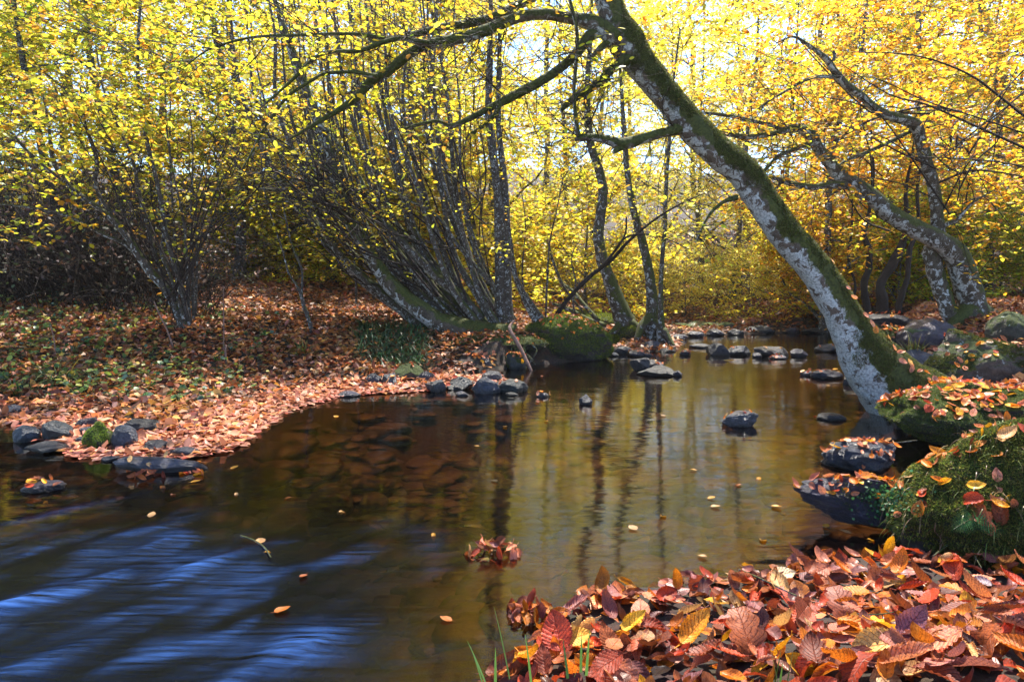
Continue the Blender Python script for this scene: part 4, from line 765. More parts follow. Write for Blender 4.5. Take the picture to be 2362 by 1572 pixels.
for i, (pts, D, lab) in enumerate([([(400, 802, 5), (385, 760, 4), (368, 725, 4), (355, 695, 3)], 6.5, 'bare pinkish stalk leaning among the leaves below the hazel coppice'), ([(516, 818, 3), (516, 740, 3), (515, 690, 2.5), (516, 660, 2)], 6.6, 'straight dead flower stalk standing in the leaf litter'),
                                   ([(522, 840, 6), (520, 815, 5), (521, 795, 4)], 6.3, 'short dark stick poking from the grassy ledge'), ([(128, 815, 4), (124, 780, 3), (116, 748, 2.5)], 5.7, 'bare stalk above the big grass tuft')]):
    q = catmull(wpath(pts, D, D), .05); m_ = MB(); m_.add(*tube(q[:, :3]-q[0, :3], q[:, 3], 6, .1, 20))
    if i == 1:
        for k in range(14): a = q[-1-k*2 if k*2 < len(q) else 0, :3]-q[0, :3]; m_.add(*tube(np.array([a, a+np.array([rs.uniform(-.06, .06), rs.uniform(-.05, .05), .02])]), [.002, .001], 3))
    tag(link('dead_stalk', m_.mesh('dead_stalk', M_PALE), loc=tuple(q[0, :3])), lab, 'stalk')
# stick standing in the water
q = catmull(wpath([(1228, 856, 7), (1218, 835, 9), (1205, 808, 9), (1190, 780, 9), (1178, 760, 8), (1176, 748, 7), (1186, 735, 4)], 7.3, 7.6), .03); m_ = MB(); m_.add(*tube(q[:, :3]-q[0, :3], q[:, 3], 10, .15, 20, lump=.1))
tag(link('stick', m_.mesh('stick', M_PALE), loc=tuple(q[0, :3]+np.array([0, 0, -.02]))), 'pale crooked stick leaning from the mossy bank into the water', 'stick')

# ------------------------------------------------------------------ woodland behind
PR = {}
def protos():
    far = (0, -400, 0)
    for k, cols in (('y', YEL), ('o', ORA), ('l', LIM), ('g', OLI), ('p', PAL)):
        if k == 'p': PR[k] = [make_tree(35, 8.5, (.15, 0), cols, 20, .08, .08, 32, .072, 2.6)]; PR['ps'] = [make_tree(36, 2.6, (.1, 0), cols, 15, .02, .03, 26, .075, 1.3)]; continue
        PR[k] = [make_tree(31, 7.5, (.12, 0), cols, 20, .10, .1, 32, .07, 2.3), make_tree(32, 8.5, (-.18, .05), cols, 22, .12, .15, 32, .07, 2.6)]
        PR[k+'s'] = [make_tree(33, 2.6, (.1, 0), cols, 15, .03, .03, 26, .075, 1.3)]
protos()
ZONE = {'a': ('yellow green leaved tree in the woods behind the brambles', 'trees behind the brambles'), 'b': ('yellow leaved tree in the woods behind the hazel clump', 'trees behind the hazel clump'),
        'c': ('pale golden tree glowing in the valley beyond the pool', 'trees in the glowing valley'), 'd': ('orange gold beech in the woods behind the twin trunk tree', 'beeches behind the twin trunks'),
        's1': ('low yellow bush at the top of the leafy slope', 'bushes on the leafy slope'), 's2': ('low golden bush on the far shore of the pool', 'bushes on the far shore'), 's3': ('low lime green bush beyond the dark trunks', 'lime green bushes')}
used = {}; taken = {}
LMK = [(-200, 'far beyond the brambles'), (0, 'past the end of the brambles'), (130, 'over the brambles'), (260, 'between brambles and hazel coppice'), (400, 'right behind the hazel coppice'), (520, 'just past the hazel coppice'), (640, 'by the forked sapling'), (760, 'by the top of the swept trunk'), (880, 'by the outer hazel stems'),
       (1000, 'by the middle hazel stems'), (1120, 'by the upright hazel stems'), (1250, 'just past the hazel clump'), (1360, 'by the slanting bare sapling'), (1450, 'by the curved trunk'), (1520, 'by the splayed roots'), (1620, 'past the thin straight sapling'), (1760, 'by the upper leaning beech'), (1900, 'by the middle of the leaning beech'),
       (2020, 'by the foot of the leaning beech'), (2120, 'by the dark trunks'), (2240, 'by the twin trunks'), (2400, 'just past the twin trunks'), (2600, 'well past the twin trunks'), (9999, 'far past the twin trunks')]
def where(lab, px, D, isb):
    lm = next(t for a, t in LMK if px < a); kindw = {'tree': 'tree', 'bush': 'bush'}
    dw = ('front', 'second', 'deeper', 'deepest')[int(np.clip((D-11)/(2.2 if isb else 4), 0, 3))]
    return f"{lab.split(' in the ')[0].split(' at the ')[0].split(' on the ')[0].split(' glowing')[0].split(' beyond')[0]} of the {dw} rank {lm}"
def plant(kind, var, px, D, s, zone, tint=(1, 1, 1)):
    key = (kind, var % len(PR[kind])); x = (px-CX)/FPX*D; z = float(height(np.array([x]), np.array([D]))[0]); lab, grp = ZONE[zone]; isb = kind.endswith('s'); lab = where(lab, px, D, isb)
    if key not in used:
        e = build_tree('bush' if isb else 'woodland_tree', PR[kind][var % len(PR[kind])], (x, D, z), lab, 'bush' if isb else 'tree', grp); e.scale = (s, s, s); e.rotation_euler = (0, 0, rs.uniform(0, 6.28))
        for ch in e.children:
            if ch.name.startswith('crown'): ch.color = (*tint, 1)
        used[key] = e
    else: e = copy_tree(used[key], (x, D, z), rs.uniform(0, 6.28), s, lab, grp, tint)
rr = np.random.RandomState(77)
def row(kinds, px0, px1, n, D0, D1, zone, s0=.9, s1=1.2, tints=((1, 1, 1),)):
    for i in range(n):
        t = (i+.5)/n; px = px0+(px1-px0)*t+rr.uniform(-1, 1)*(px1-px0)/n*.4; D = rr.uniform(D0, D1); k = kinds[rr.randint(len(kinds))]
        plant(k, rr.randint(9), px, D, rr.uniform(s0, s1), zone, tints[rr.randint(len(tints))])
row(['g', 'y'], -500, 620, 6, 11, 12.5, 'a', .8, 1.0, ((.85, .95, 1),))
row(['g', 'y'], -500, 700, 6, 14, 17, 'a', 1.1, 1.4)
row(['y'], -400, 700, 3, 21, 26, 'a', 1.3, 1.6)
row(['y'], 620, 1200, 3, 12.5, 14, 'b', .8, 1.0)
row(['y'], 560, 1250, 3, 16, 19, 'b', 1.0, 1.3)
row(['y'], 700, 1300, 2, 23, 26, 'b', 1.3, 1.6)
row(['p'], 1280, 1900, 5, 18, 21, 'c', .85, 1.1)
row(['p'], 1200, 1980, 7, 25, 31, 'c', 1.5, 1.9)
row(['o'], 1800, 2700, 5, 12.5, 14.5, 'd', .9, 1.1)
row(['o', 'y'], 1820, 2800, 5, 17, 20, 'd', 1.1, 1.5)
row(['o', 'y'], 1950, 2900, 3, 23, 27, 'd', 1.4, 1.7)
row(['ys', 'gs'], 430, 1000, 6, 11.5, 14, 's1', .7, 1.1)
row(['ps', 'ys'], 560, 1380, 13, 12.5, 18, 's1', .8, 1.4, ((1., 1., 1.),))
row(['ps'], 1280, 1900, 9, 15, 19, 's2', .5, .85)
row(['os', 'ys'], 1800, 2100, 4, 13.5, 15, 's2', .8, 1.2)
row(['ls'], 1980, 2600, 9, 11.5, 16, 's3', .6, 1.0)
# unseen trees added beside and behind the viewer for shade
for i, (x_, y_, s_) in enumerate([(-8.0, -.8, 1.1), (-12, 5, 1.3), (6.5, 1, 1.1), (8.5, 6, 1.2)]):
    k = list(used.values())[i % 2]; copy_tree(k, (x_, y_, float(height(np.array([x_]), np.array([y_]))[0])*0+.3), 1.3*i, s_, 'unseen tall leafy tree added for shade on the near side of the stream', 'unseen shade trees around the viewer', (1, 1, 1))
#FW
mb = MB(); r = np.random.RandomState(3); n = 90000
cr = r.uniform(1.5, 3.2, 260); cx = r.uniform(-38, 42, 260); cy = r.uniform(29, 46, 260); kp = ~((np.abs(cx/cy*FPX+CX-1520) < 290) & (r.uniform(size=260) < .93)); cx, cy, cr = cx[kp], cy[kp], cr[kp]; NC = len(cx); cz = land(cx, cy)+r.uniform(0, 1, NC)**.8*17
k = r.randint(NC, size=n); q = nrm(r.normal(size=(n, 3)))*(r.uniform(size=(n, 1))**.4); pos = np.stack([cx, cy, cz], -1)[k]+q*cr[k][:, None]*np.array([1, 1, .8])
d = r.normal(size=(n, 3)); scatter(mb, pos, d, np.array([0, 0, 1.])+r.normal(size=(n, 3))*.5, r.uniform(.12, .26, n), pal(n, YEL+ORA, None, .2, r)*(.8+.4*r.uniform(size=NC))[k][:, None])
tag(link('far_woodland', mb.mesh('far_woodland', M_CROWN)), 'golden autumn wood on the hillside closing off the valley', 'woodland', kind='stuff')

# ------------------------------------------------------------------ bramble thicket on the left slope
mb, ml = MB(), MB(); r = np.random.RandomState(8)
for k in range(2600):
    px = r.uniform(-260, 500); D = r.uniform(7.6, 10.5)
    if px > 380 and r.uniform() < .5: px -= 200
    x = (px-CX)/FPX*D; z = float(height(np.array([x]), np.array([D]))[0]); a = r.uniform(0, 6.28); L = r.uniform(.9, 3.0)*(1 if px < 330 else .6)
    p = rpath((x, D, z), (math.cos(a)*.5, math.sin(a)*.5, 1.1), L, 8, .25, -.10, r); mb.add(*tube(p, np.linspace(.005, .0015, 9), 3, cap=False))
    if k % 2 == 0:
        n = 9; i = r.randint(3, 9, n); scatter(ml, p[i]+r.normal(size=(n, 3))*.03, r.normal(size=(n, 3)), r.normal(size=(n, 3)), r.uniform(.03, .07, n), pal(n, [(.05, .03, .025), (.10, .05, .03), (.03, .04, .02), (.06, .045, .05)], None, .3, r))
e = empty('bramble_thicket', tuple(P(150, 700, 8))); tag(e, 'dark tangled bramble thicket filling the hollow behind the hazel coppice', 'thicket'); b = np.array(e.location)
for nm, m_, mt in (('stems', mb, M_TWIG), ('leaves', ml, M_LITTER)):
    o = link(nm, m_.mesh(nm, mt), e); o.location = tuple(-b)
# ------------------------------------------------------------------ leaf litter
def sample_land(n, y0, y1, x0, sl, rs, lo=0.0):
    y = rs.uniform(y0, y1, n); x = rs.uniform(-1, 1, n)*(x0+sl*y); d = sdist(x, y); k = d > lo; return x[k], y[k], d[k]
rs = np.random.RandomState(91); mb = MB()
for (n, y0, y1, s0, s1) in ((26000, 3.3, 6.5, .05, .085), (42000, 6.5, 10.5, .05, .085), (42000, 10.5, 20, .06, .11), (12000, 20, 32, .10, .2)):
    x, y, d = sample_land(n, y0, y1, .3, .9, rs); z = height(x, y); m = len(x)
    ok = ~((x > -.62) & (x < .6) & (y > 7.3) & (y < 9) & (d < .3)); x, y, z, d = x[ok], y[ok], z[ok], d[ok]; m = len(x)
    nor = np.array([0, 0, 1.])+rs.normal(size=(m, 3))*np.where(d < .35, .12, .42)[:, None]
    pos = np.stack([x, y, z+.012+rs.uniform(0, .03, m)*np.clip(d*3, .1, 1)], -1); c = pal(m, LIT, (3, 3, 2, 2, 2, 1.2, 2, 1.5), .25, rs)
    f = (1-sstep(.15, .6, d))*(x < 0)*(y < 7); c = c*(.62+.38*f[:, None]*2).clip(0, 1); c = c*(1-.5*f[:, None])+np.array([.34, .14, .10])*.5*f[:, None]
    scatter(mb, pos, rs.normal(size=(m, 3))*np.array([1, 1, .25]), nor, rs.uniform(s0, s1, m), c, HEX, .10, rs)
tag(link('leaf_litter', mb.mesh('leaf_litter', M_LITTER)), 'rust brown fallen leaves carpeting the banks of the stream', 'leaf litter', kind='stuff')
# floating mat
mb = MB(); n = 30000; x = rs.uniform(-4.2, -.6, n); y = rs.uniform(3.6, 6.4, n); d = sdist(x, y); e_ = .06*fbm(np.stack([x*3, y*3, 0*x], -1), 3)
k = (d > -.035+e_) & (d < .45) & (x > -3.2+0*x) & (rs.uniform(size=n) < .8); x, y, d = x[k], y[k], d[k]; m = len(x)
z = np.maximum(height(x, y), .004)+.004+rs.uniform(0, .006, m)
scatter(mb, np.stack([x, y, z], -1), rs.normal(size=(m, 3))*np.array([1, 1, 0]), np.array([0, 0, 1.])+rs.normal(size=(m, 3))*.07, rs.uniform(.04, .075, m), pal(m, [(.36, .13, .09), (.42, .20, .14), (.30, .085, .055), (.38, .06, .03), (.40, .17, .05), (.20, .06, .04)], (4, 3, 2, .6, 1, 1.5), .2, rs), HEX, .03, rs)
tag(link('floating_leaf_mat', mb.mesh('floating_leaf_mat', M_LITTER)), 'pinkish mat of wet leaves floating along the shore of the pool', 'leaf mat', kind='stuff')

# ------------------------------------------------------------------ blades, tufts, ferns
def blade(mb, p, d, L, wd, bend, col, n=5, rs=R):
    d = nrm(d); side = nrm(np.cross(d, [0, 0, 1.])+1e-3); pts = [np.array(p, float)]; dd = d.copy()
    for i in range(n): dd = nrm(dd+np.array([0, 0, -bend])); pts.append(pts[-1]+dd*L/n)
    pts = np.array(pts); t = np.linspace(0, 1, n+1)[:, None]; wv = wd*(1-t**2)*.5+.0003
    v = np.vstack([pts-side*wv, pts+side*wv]); i = np.arange(n); mb.add(v, np.stack([i, i+1, n+2+i, n+1+i], -1), col)
def tuft(px, py, D, n, rad, L, wd, cols, label, name='grass_tuft', cat='grass tuft', bend=.3, seed=1, out=.8, zfix=None):
    r = np.random.RandomState(seed); b = P(px, py, D); mb = MB()
    for k in range(n):
        a = r.uniform(0, 6.28); q = rad*math.sqrt(r.uniform()); p = np.array([math.cos(a)*q, math.sin(a)*q*.7, 0]); gz = drop(b[0]+p[0], b[1]+p[1])[0]-b[2]; p[2] = gz if zfix is None else zfix
        blade(mb, p, (math.cos(a)*out*r.uniform(.2, 1), math.sin(a)*out*r.uniform(.2, 1), 1), L*r.uniform(.5, 1.2), wd*r.uniform(.7, 1.2), bend*r.uniform(.5, 1.4), pal(1, cols, None, .25, r)[0])
    return tag(link(name, mb.mesh(name, M_GRASS), loc=tuple(b)), label, cat)
GR = [(.035, .085, .03), (.05, .11, .04), (.025, .06, .03), (.09, .13, .035), (.06, .10, .07)]
GY = [(.12, .15, .03), (.20, .18, .04), (.07, .11, .03), (.25, .20, .08)]
def rush(): 
    r = np.random.RandomState(6); b = P(900, 800, 7.3); mb = MB()
    for k in range(1500):
        px, D = r.uniform(822, 985), r.uniform(6.9, 8.2); x = (px-CX)/FPX*D; z = drop(x, D)[0]; a = r.uniform(0, 6.28)
        blade(mb, np.array([x, D, z])-b, (math.cos(a)*.6, math.sin(a)*.6-.15, 1), r.uniform(.15, .34), r.uniform(.008, .013), r.uniform(.2, .5), pal(1, GR, (3, 3, 3, 1, 2), .3, r)[0])
    tag(link('woodrush_clump', mb.mesh('woodrush_clump', M_GRASS), loc=tuple(b)), 'dark green clump of strap leaved woodrush under the swept trunk', 'woodrush')
rush()
tuft(130, 850, 5.55, 150, .12, .34, .007, GR+GY, 'arching green grass tuft hanging over the grassy ledge', seed=2, bend=.4, out=1.2)
tuft(700, 815, 6.9, 70, .14, .2, .006, GY, 'yellowish grass tuft at the foot of the forked sapling', seed=3)
tuft(40, 905, 5.2, 50, .15, .2, .007, GR, 'low green tuft near the end of the grassy ledge', seed=4)
tuft(2110, 800, 6.2, 40, .1, .18, .007, GY, 'small grass tuft growing in the dark hollow behind the trunk', seed=5)
tuft(120, 880, 5.45, 40, .06, .26, .006, [(.25, .17, .09), (.3, .22, .12)], 'straw coloured dead grass hanging below the green tuft', seed=6, bend=.9, out=1.5)
# low green plants over the left ledge
mb = MB(); r = np.random.RandomState(12); n = 0
while n < 900:
    px, D = r.uniform(-200, 640), r.uniform(5.0, 8.2); x = (px-CX)/FPX*D
    if sdist(np.array([x]), np.array([D]))[0] < .5 or (px > 300 and r.uniform() < (px-300)/380) : n += 1; continue
    z = drop(x, D)[0]; h = r.uniform(.03, .22); a = r.uniform(0, 6.28); p = rpath((x, D, z), (math.cos(a)*.5, math.sin(a)*.5, 1), h, 3, .2, 0, r)
    mb.add(*tube(p, np.linspace(.0025, .001, 4), 3, cap=False), col=(.08, .09, .03)); m = r.randint(3, 7); i = r.randint(1, 4, m)
    scatter(mb, p[i], r.normal(size=(m, 3))*np.array([1, 1, .3]), np.array([0, -.2, 1.])+r.normal(size=(m, 3))*.4, r.uniform(.025, .06, m), pal(m, [(.06, .12, .04), (.10, .16, .04), (.05, .10, .07), (.20, .22, .05), (.32, .28, .05)], None, .25, r), ROUND, rs=r); n += 1
tag(link('ground_plants', mb.mesh('ground_plants', M_GRASS)), 'low green bramble and nettle growth over the leafy slope and ledge', 'ground plants', kind='stuff')
# far shore ferns
def fern(px, py, D, nf, L, label, seed, cols=None, up=1.0, base=None, spread=1.0, name='fern'):
    r = np.random.RandomState(seed); b = P(px, py, D) if base is None else np.array(base); e = empty(name, tuple(b)); tag(e, label, 'fern')
    cols = cols or [(.05, .14, .04), (.08, .2, .05), (.04, .12, .05)]
    for k in range(nf):
        mb = MB(); a = 6.28*k/nf+r.uniform(-.4, .4); pth = rpath((0, 0, 0), (math.cos(a)*spread, math.sin(a)*spread, up), L*r.uniform(.8, 1.2), 16, .03, -.07, r); mb.add(*tube(pth, np.linspace(.0018, .0006, 17), 4), col=(.05, .1, .03))
        for i in range(2, 17):
            d = nrm(pth[i]-pth[i-1]); s = nrm(np.cross(d, [0, 0, 1.])); wl = L*.30*math.sin(min(1, (17-i)/10)*1.5); n = 9
            for sg in (-1, 1):
                dirv = s*sg+d*.35; t = np.linspace(.1, 1, n)[:, None]; pos = np.repeat(pth[i][None], n, 0)+nrm(dirv)*t*wl
                scatter(mb, pos, np.where(np.arange(n)[:, None] % 2 == 0, d, -d*.6+nrm(dirv))+nrm(dirv)*.6, np.array([0, 0, 1.])*np.ones((n, 1)), wl*.20*(1.1-t[:, 0]*.7), pal(n, cols, None, .2, r), ROUND, rs=r)
        link('frond', mb.mesh('frond', M_GRASS), e)
    return e
fern(1598, 762, 13.2, 9, .45, 'pale green fern over dark stones on the far shore', 31, [(.12, .2, .08), (.2, .24, .1)])
fern(1650, 760, 13.4, 8, .4, 'second pale fern further along the far shore', 32, [(.15, .22, .08), (.25, .26, .1)])
fern(1720, 752, 14, 7, .4, 'small yellowing fern above the mossy far shore stone', 33, [(.3, .28, .08), (.2, .24, .08)])
fern(2105, 770, 6.4, 4, .16, 'small green fern under the roots of the twin trunks', 34)

# ------------------------------------------------------------------ moss on stones
def mossrock(key, n, size, thr, up=(0, 0, 1), wt=.45, **kw):
    o, v, f, loc = ROCKS[key]; m = moss(v-loc, f, n, size, thr, rs, up, wt=wt, off=loc, **kw); m and link('moss', m.mesh('moss', M_MOSSF), o)
mossrock('fg', 260000, .014, -.12, (-.2, -.2, .9), droop=.5, wt=.75, nscale=6, cols=[(.07, .10, .018), (.12, .15, .03), (.035, .055, .012), (.20, .21, .045), (.10, .08, .03)])
mossrock('lip', 14000, .025, -.1)
mossrock('block', 150000, .012, -.25, (0, -.3, .8), droop=.6, cols=[(.07, .11, .018), (.11, .15, .025), (.035, .06, .012), (.16, .16, .05)])
mossrock('bm', 70000, .018, .5, (0, -.2, 1), wt=.7)
mossrock('bigmoss', 60000, .022, -.3, (0, 0, 1), droop=.4, cols=[(.12, .17, .02), (.18, .22, .03), (.07, .10, .015)])
mossrock('point', 12000, .010, .0, (-.6, -.4, .7), cols=[(.16, .24, .03), (.10, .16, .02), (.22, .30, .04)])
mossrock('leafy2', 8000, .022, .5)
mossrock('rb1', 8000, .02, .5)
for i in range(4): mossrock('md%d' % i, 9000, .035, .0, droop=.2, cols=[(.14, .18, .02), (.2, .22, .03), (.08, .11, .015)])
mossrock('wedge', 26000, .010, .95, (.65, -.3, .6), nscale=7, wt=.5)

# loose strands hanging down the shaggy boulder
o, v, f, loc = ROCKS['fg']; v_ = v-loc; mb = MB(); r = np.random.RandomState(3)
for k in range(900):
    i = r.randint(len(v_)); n_ = nrm(v_[i]/np.array([1, 1, .6]))
    if n_[1] > .3: continue
    blade(mb, v_[i], n_+r.normal(size=3)*.6+np.array([0, 0, .2]), r.uniform(.03, .10), r.uniform(.0012, .003), .5, pal(1, [(.12, .17, .03), (.18, .2, .05), (.28, .2, .1), (.2, .12, .07)], None, .2, r)[0], 5)
link('strands', mb.mesh('strands', M_GRASS), o)
# green round leaved plants on the wedge slate, and the fern on the shaggy boulder
def front(px, py):
    """first surface met when looking from the pool side at that spot"""
    h = BVH.ray_cast(Vector((0, 0, CH)), Vector(ray(px, py)).normalized()); return (np.array(h[0]), np.array(h[1])) if h[0] is not None else (G(px, py), np.array([0, 0, 1.]))
mb = MB(); r = np.random.RandomState(41); b0, n0 = front(2050, 1145)
for k in range(420):
    q, nn = front(2050+r.normal()*34, 1150+r.normal()*24); nn = nn if nn@(q-np.array([0, 0, CH])) < 0 else -nn
    scatter(mb, (q-b0+nn*r.uniform(.004, .02))[None], (r.normal(size=3)+nn*.3)[None], (nn+r.normal(size=3)*.4)[None], [r.uniform(.007, .015)], pal(1, [(.04, .12, .045), (.06, .16, .06), (.03, .08, .03)], None, .25, r), ROUND)
tag(link('saxifrage_patch', mb.mesh('saxifrage_patch', M_GRASS), loc=tuple(b0)), 'bright green patch of tiny round leaves on the wedge of slate', 'small plant')
q, nn = front(2245, 1195); nn = nn if nn@(q-np.array([0, 0, CH])) < 0 else -nn
def fern_flat(q, nn):
    e = empty('fern', tuple(q+nn*.02)); tag(e, 'small bright green fern growing from the flank of the shaggy moss boulder', 'fern'); r = np.random.RandomState(5)
    for (dx, dz, L) in ((-1, -.25, .11), (1, -.3, .11), (.55, -.55, .07), (-.2, .35, .05)):
        mb = MB(); pth = rpath((0, 0, 0), (dx, -.45, dz), L, 14, .03, -.02, r); mb.add(*tube(pth, np.linspace(.0012, .0005, 15), 4), col=(.06, .12, .03))
        for i in range(1, 15):
            d = nrm(pth[i]-pth[i-1]); s = nrm(np.cross(d, [.1, -.8, .45])); wl = L*.32*math.sin(min(1., (15.5-i)/11)*1.5)
            for sg in (-1, 1):
                t = np.linspace(.05, 1, 6)[:, None]; pos = pth[i][None]+(s*sg+d*.3)*t*wl; scatter(mb, pos, np.repeat((s*sg+d*.6)[None], 6, 0), np.array([.1, -.8, .5]), wl*.24*(1.15-t[:, 0]*.8), pal(6, [(.05, .15, .04), (.07, .19, .05)], None, .15, r), HEX)
        link('frond', mb.mesh('frond', M_GRASS), e)
fern_flat(q, nn)

# ------------------------------------------------------------------ detailed fallen leaves
def leafgeo(kind, seed, nu=46, nv=14):
    r = np.random.RandomState(seed); u = np.linspace(0, 1, nu); v = np.linspace(-1, 1, nv+1 if nv % 2 == 0 else nv); U, V = np.meshgrid(u, v, indexing='ij')
    if kind == 'lobed': w_ = (.10+.24*np.sin(np.pi*u**.8)**.7)*(.72+.38*np.abs(np.sin(u*np.pi*3.6+.3)))*(u < .995)
    elif kind == 'round': w_ = .40*np.sin(np.pi*np.clip(u, 0, 1)**.75)**.75
    else: w_ = .31*np.sin(np.pi*u**.82)**.85
    wv = w_[:, None]*np.ones_like(V)
    ed = np.abs(V) > .98; wv = np.where(ed & (kind != 'lobed'), wv*(1+.10*((np.arange(nu)[:, None] % 3)/2-.5)), wv)
    x = U.copy(); y = V*wv; ph = U*9.0-np.abs(V)*2.4; pl = np.abs((ph % 1)-.5)*2
    z = (.042 if nu > 20 else .02)*pl*(np.abs(V)**.5)*(1 if kind != 'lobed' else .3)+.02*fbm(np.stack([x*3+seed, y*3, 0*x], -1), 2)
    ca, cb, tw_ = dict(flat=(.3, .25, .1), curled=(1.7, 1.0, .4), rolled=(3.6, .5, .3), cupped=(1.4, -1.1, .2), lobed=(.9, .9, .4), round=(.5, .4, .1))[kind]
    ca *= r.uniform(.7, 1.3); cb *= r.uniform(.6, 1.5)*r.choice([-1, 1]); tw_ *= r.normal()
    a = V*ca*wv/.31/2*1.3; Rr = .31/(ca/2*1.3+1e-6); y2 = Rr*np.sin(a)+z*-np.sin(a); z2 = Rr*(1-np.cos(a))+z*np.cos(a)
    t = tw_*U; y3 = y2*np.cos(t)-z2*np.sin(t); z3 = y2*np.sin(t)+z2*np.cos(t)
    th = cb*U; Rb = 1/(abs(cb)+1e-6)*np.sign(cb); xx = Rb*np.sin(th)-z3*np.sin(th); zz = Rb*(1-np.cos(th))+z3*np.cos(th)
    v3 = np.stack([xx, y3, zz], -1).reshape(-1, 3); v3 += .05*fbm(v3*3+seed, 3)[:, None]*np.array([0, 0, 1.]); v3[:, 0] -= .45
    uv = np.stack([U, V], -1).reshape(-1, 2); return v3, gridfaces(nu, V.shape[1]), uv
KINDS = ['flat', 'curled', 'rolled', 'cupped', 'lobed', 'round', 'curled', 'curled', 'rolled', 'curled', 'cupped', 'lobed', 'rolled', 'curled', 'cupped', 'flat']
LG = [leafgeo(k, 60+i) for i, k in enumerate(KINDS)]; LGL = [leafgeo(k, 60+i, 9, 6) for i, k in enumerate(KINDS)]
LM = []
for v, f, uv in LG:
    mb = MB(); mb.add(v, f, None, uv); mb.add(*tube(np.array([[-.45, 0, 0], [-.52, .005, .01], [-.60, .01, .03], [-.66, 0, .05]]), [.012, .01, .009, .012], 5), uv=np.tile([.3, .3], (22, 1))); LM.append(mb.mesh('leaf', M_LEAF))
CN = [('rust orange', (.62, .20, .025)), ('copper brown', (.42, .13, .05)), ('golden yellow', (.74, .38, .025)), ('pale tan', (.68, .42, .20)), ('mauve brown', (.32, .13, .13)), ('dark chestnut', (.20, .055, .03)), ('pinkish beige', (.62, .24, .15)), ('russet red', (.46, .07, .03))]
CWT = (3.5, 3, 1.2, 1.3, 3, 2.4, 2.2, 3); CWT = np.array(CWT)/sum(CWT)
SHN = dict(flat='flat', curled='curled', rolled='tightly rolled', cupped='cupped', lobed='lobed oak', round='rounded')
def put(k, pos, size, rot, col, label, group, name='fallen_leaf', cat='leaf'):
    o = link(name, LM[k]); o.location = tuple(pos); o.scale = (size, size, size); o.rotation_mode = 'QUATERNION'; o.rotation_quaternion = rot; o.color = (*col, 1); tag(o, label, cat, group); return o
def orient(nn, ang, tilt, rs):
    q = Vector((0, 0, 1)).rotation_difference(Vector(tuple(nn))); return q @ Quaternion((math.cos(ang*1.7), math.sin(ang*1.7), 0), tilt) @ Quaternion((0, 0, 1), ang)
rs = np.random.RandomState(303); used_l = 0
def one(x, y, dz, size, place, group, tilt=.35, k=None, c=None, z=None, nn=None):
    if z is None: z, nn = drop(x, y)
    k = rs.randint(len(KINDS)) if k is None else k; ci = rs.choice(len(CN), p=CWT) if c is None else c
    col = np.clip(np.array(CN[ci][1])*np.array([.86, .8, .8])*(1+.2*rs.normal())*(1+.06*rs.normal(size=3)), .01, 1)
    put(k, (x, y, z+dz), size, orient(nn if nn is not None else (0, 0, 1), rs.uniform(0, 6.28), tilt*rs.normal(), rs), col, f"{CN[ci][0]} {SHN[KINDS[k]]} leaf {place}", group)
# under-layer of the heap: far past 300 leaves
mb = MB(); n = 7500; x = rs.uniform(-.4, 3.4, n); y = rs.uniform(.5, 3.3, n); d = sdist(x, y); kk = (d > -.02) & (y < 3.4); x, y, d = x[kk], y[kk], d[kk]
def addleaf(mb, p, size, q, k, col, geo=LGL):
    v, f, uv = geo[k]; Rm = np.array(q.to_matrix()); mb.add((v*size)@Rm.T+p, f, col, uv)
zz = height(x, y)
for i in range(len(x)):
    ci = rs.choice(len(CN), p=CWT); col = np.clip(np.array(CN[ci][1])*(.7+.25*rs.normal()), .01, 1)
    addleaf(mb, np.array([x[i], y[i], zz[i]+rs.uniform(0, .035)*min(1, max(d[i], .05)*8)]), rs.uniform(.045, .085), orient((0, 0, 1), rs.uniform(0, 6.28), .45*rs.normal(), rs), rs.randint(len(KINDS)), col)
tag(link('heaped_leaves', mb.mesh('heaped_leaves', M_LEAF)), 'deep layer of mixed brown leaves under the single ones of the near bank', 'leaf heap', kind='stuff')
# the single leaves on top
cnt = 0; tries = 0
while cnt < 185 and tries < 5000:
    tries += 1; px, py = rs.uniform(1130, 2380), rs.uniform(1290, 1590)
    h = BVH.ray_cast(Vector((0, 0, CH)), Vector(ray(px, py)).normalized())
    if h[0] is None or h[0].z < .004: continue
    x, y = h[0].x, h[0].y; d = sdist(np.array([x]), np.array([y]))[0]
    if d < .0 or (abs(px-2040) < 55 and abs(py-1448) < 22): continue
    place = 'in the heap beside the water edge' if d < .12 else ('in the heap under the shaggy moss boulder' if (px > 2050 and py < 1420) else ('in the heap around the bare soil hollow' if abs(px-2040) < 190 and py < 1520 else ('in the lowest rows of the heap' if py > 1500 else 'in the middle of the near heap')))
    one(x, y, rs.uniform(.03, .06)*min(1, d*8+.3), rs.uniform(.05, .11), place, 'leaves of the near heap'+' '+place[len('in the '):], tilt=.42); cnt += 1
def special(px, py, size, k, col, tiltq, label, dz=.05):
    h = BVH.ray_cast(Vector((0, 0, CH)), Vector(ray(px, py)).normalized()); p = np.array(h[0])
    put(k, p+np.array([0, 0, dz]), size, tiltq, col, label, None)
QZ = lambda a: Quaternion((0, 0, 1), a); QX = lambda a: Quaternion((1, 0, 0), a); QY = lambda a: Quaternion((0, 1, 0), a)
special(1800, 1362, .085, 0, (.80, .66, .45), QX(.55) @ QZ(.1), 'large pale cream leaf lying flat at the crest of the near heap')
special(2045, 1290, .075, 1, (.80, .42, .02), QX(1.2) @ QZ(1.2), 'bright golden leaf standing upright at the back of the heap')
special(1722, 1530, .125, 4, (.30, .09, .04), QX(1.25) @ QZ(1.65), 'tall brown oak leaf standing upright at the lower picture edge', .07)
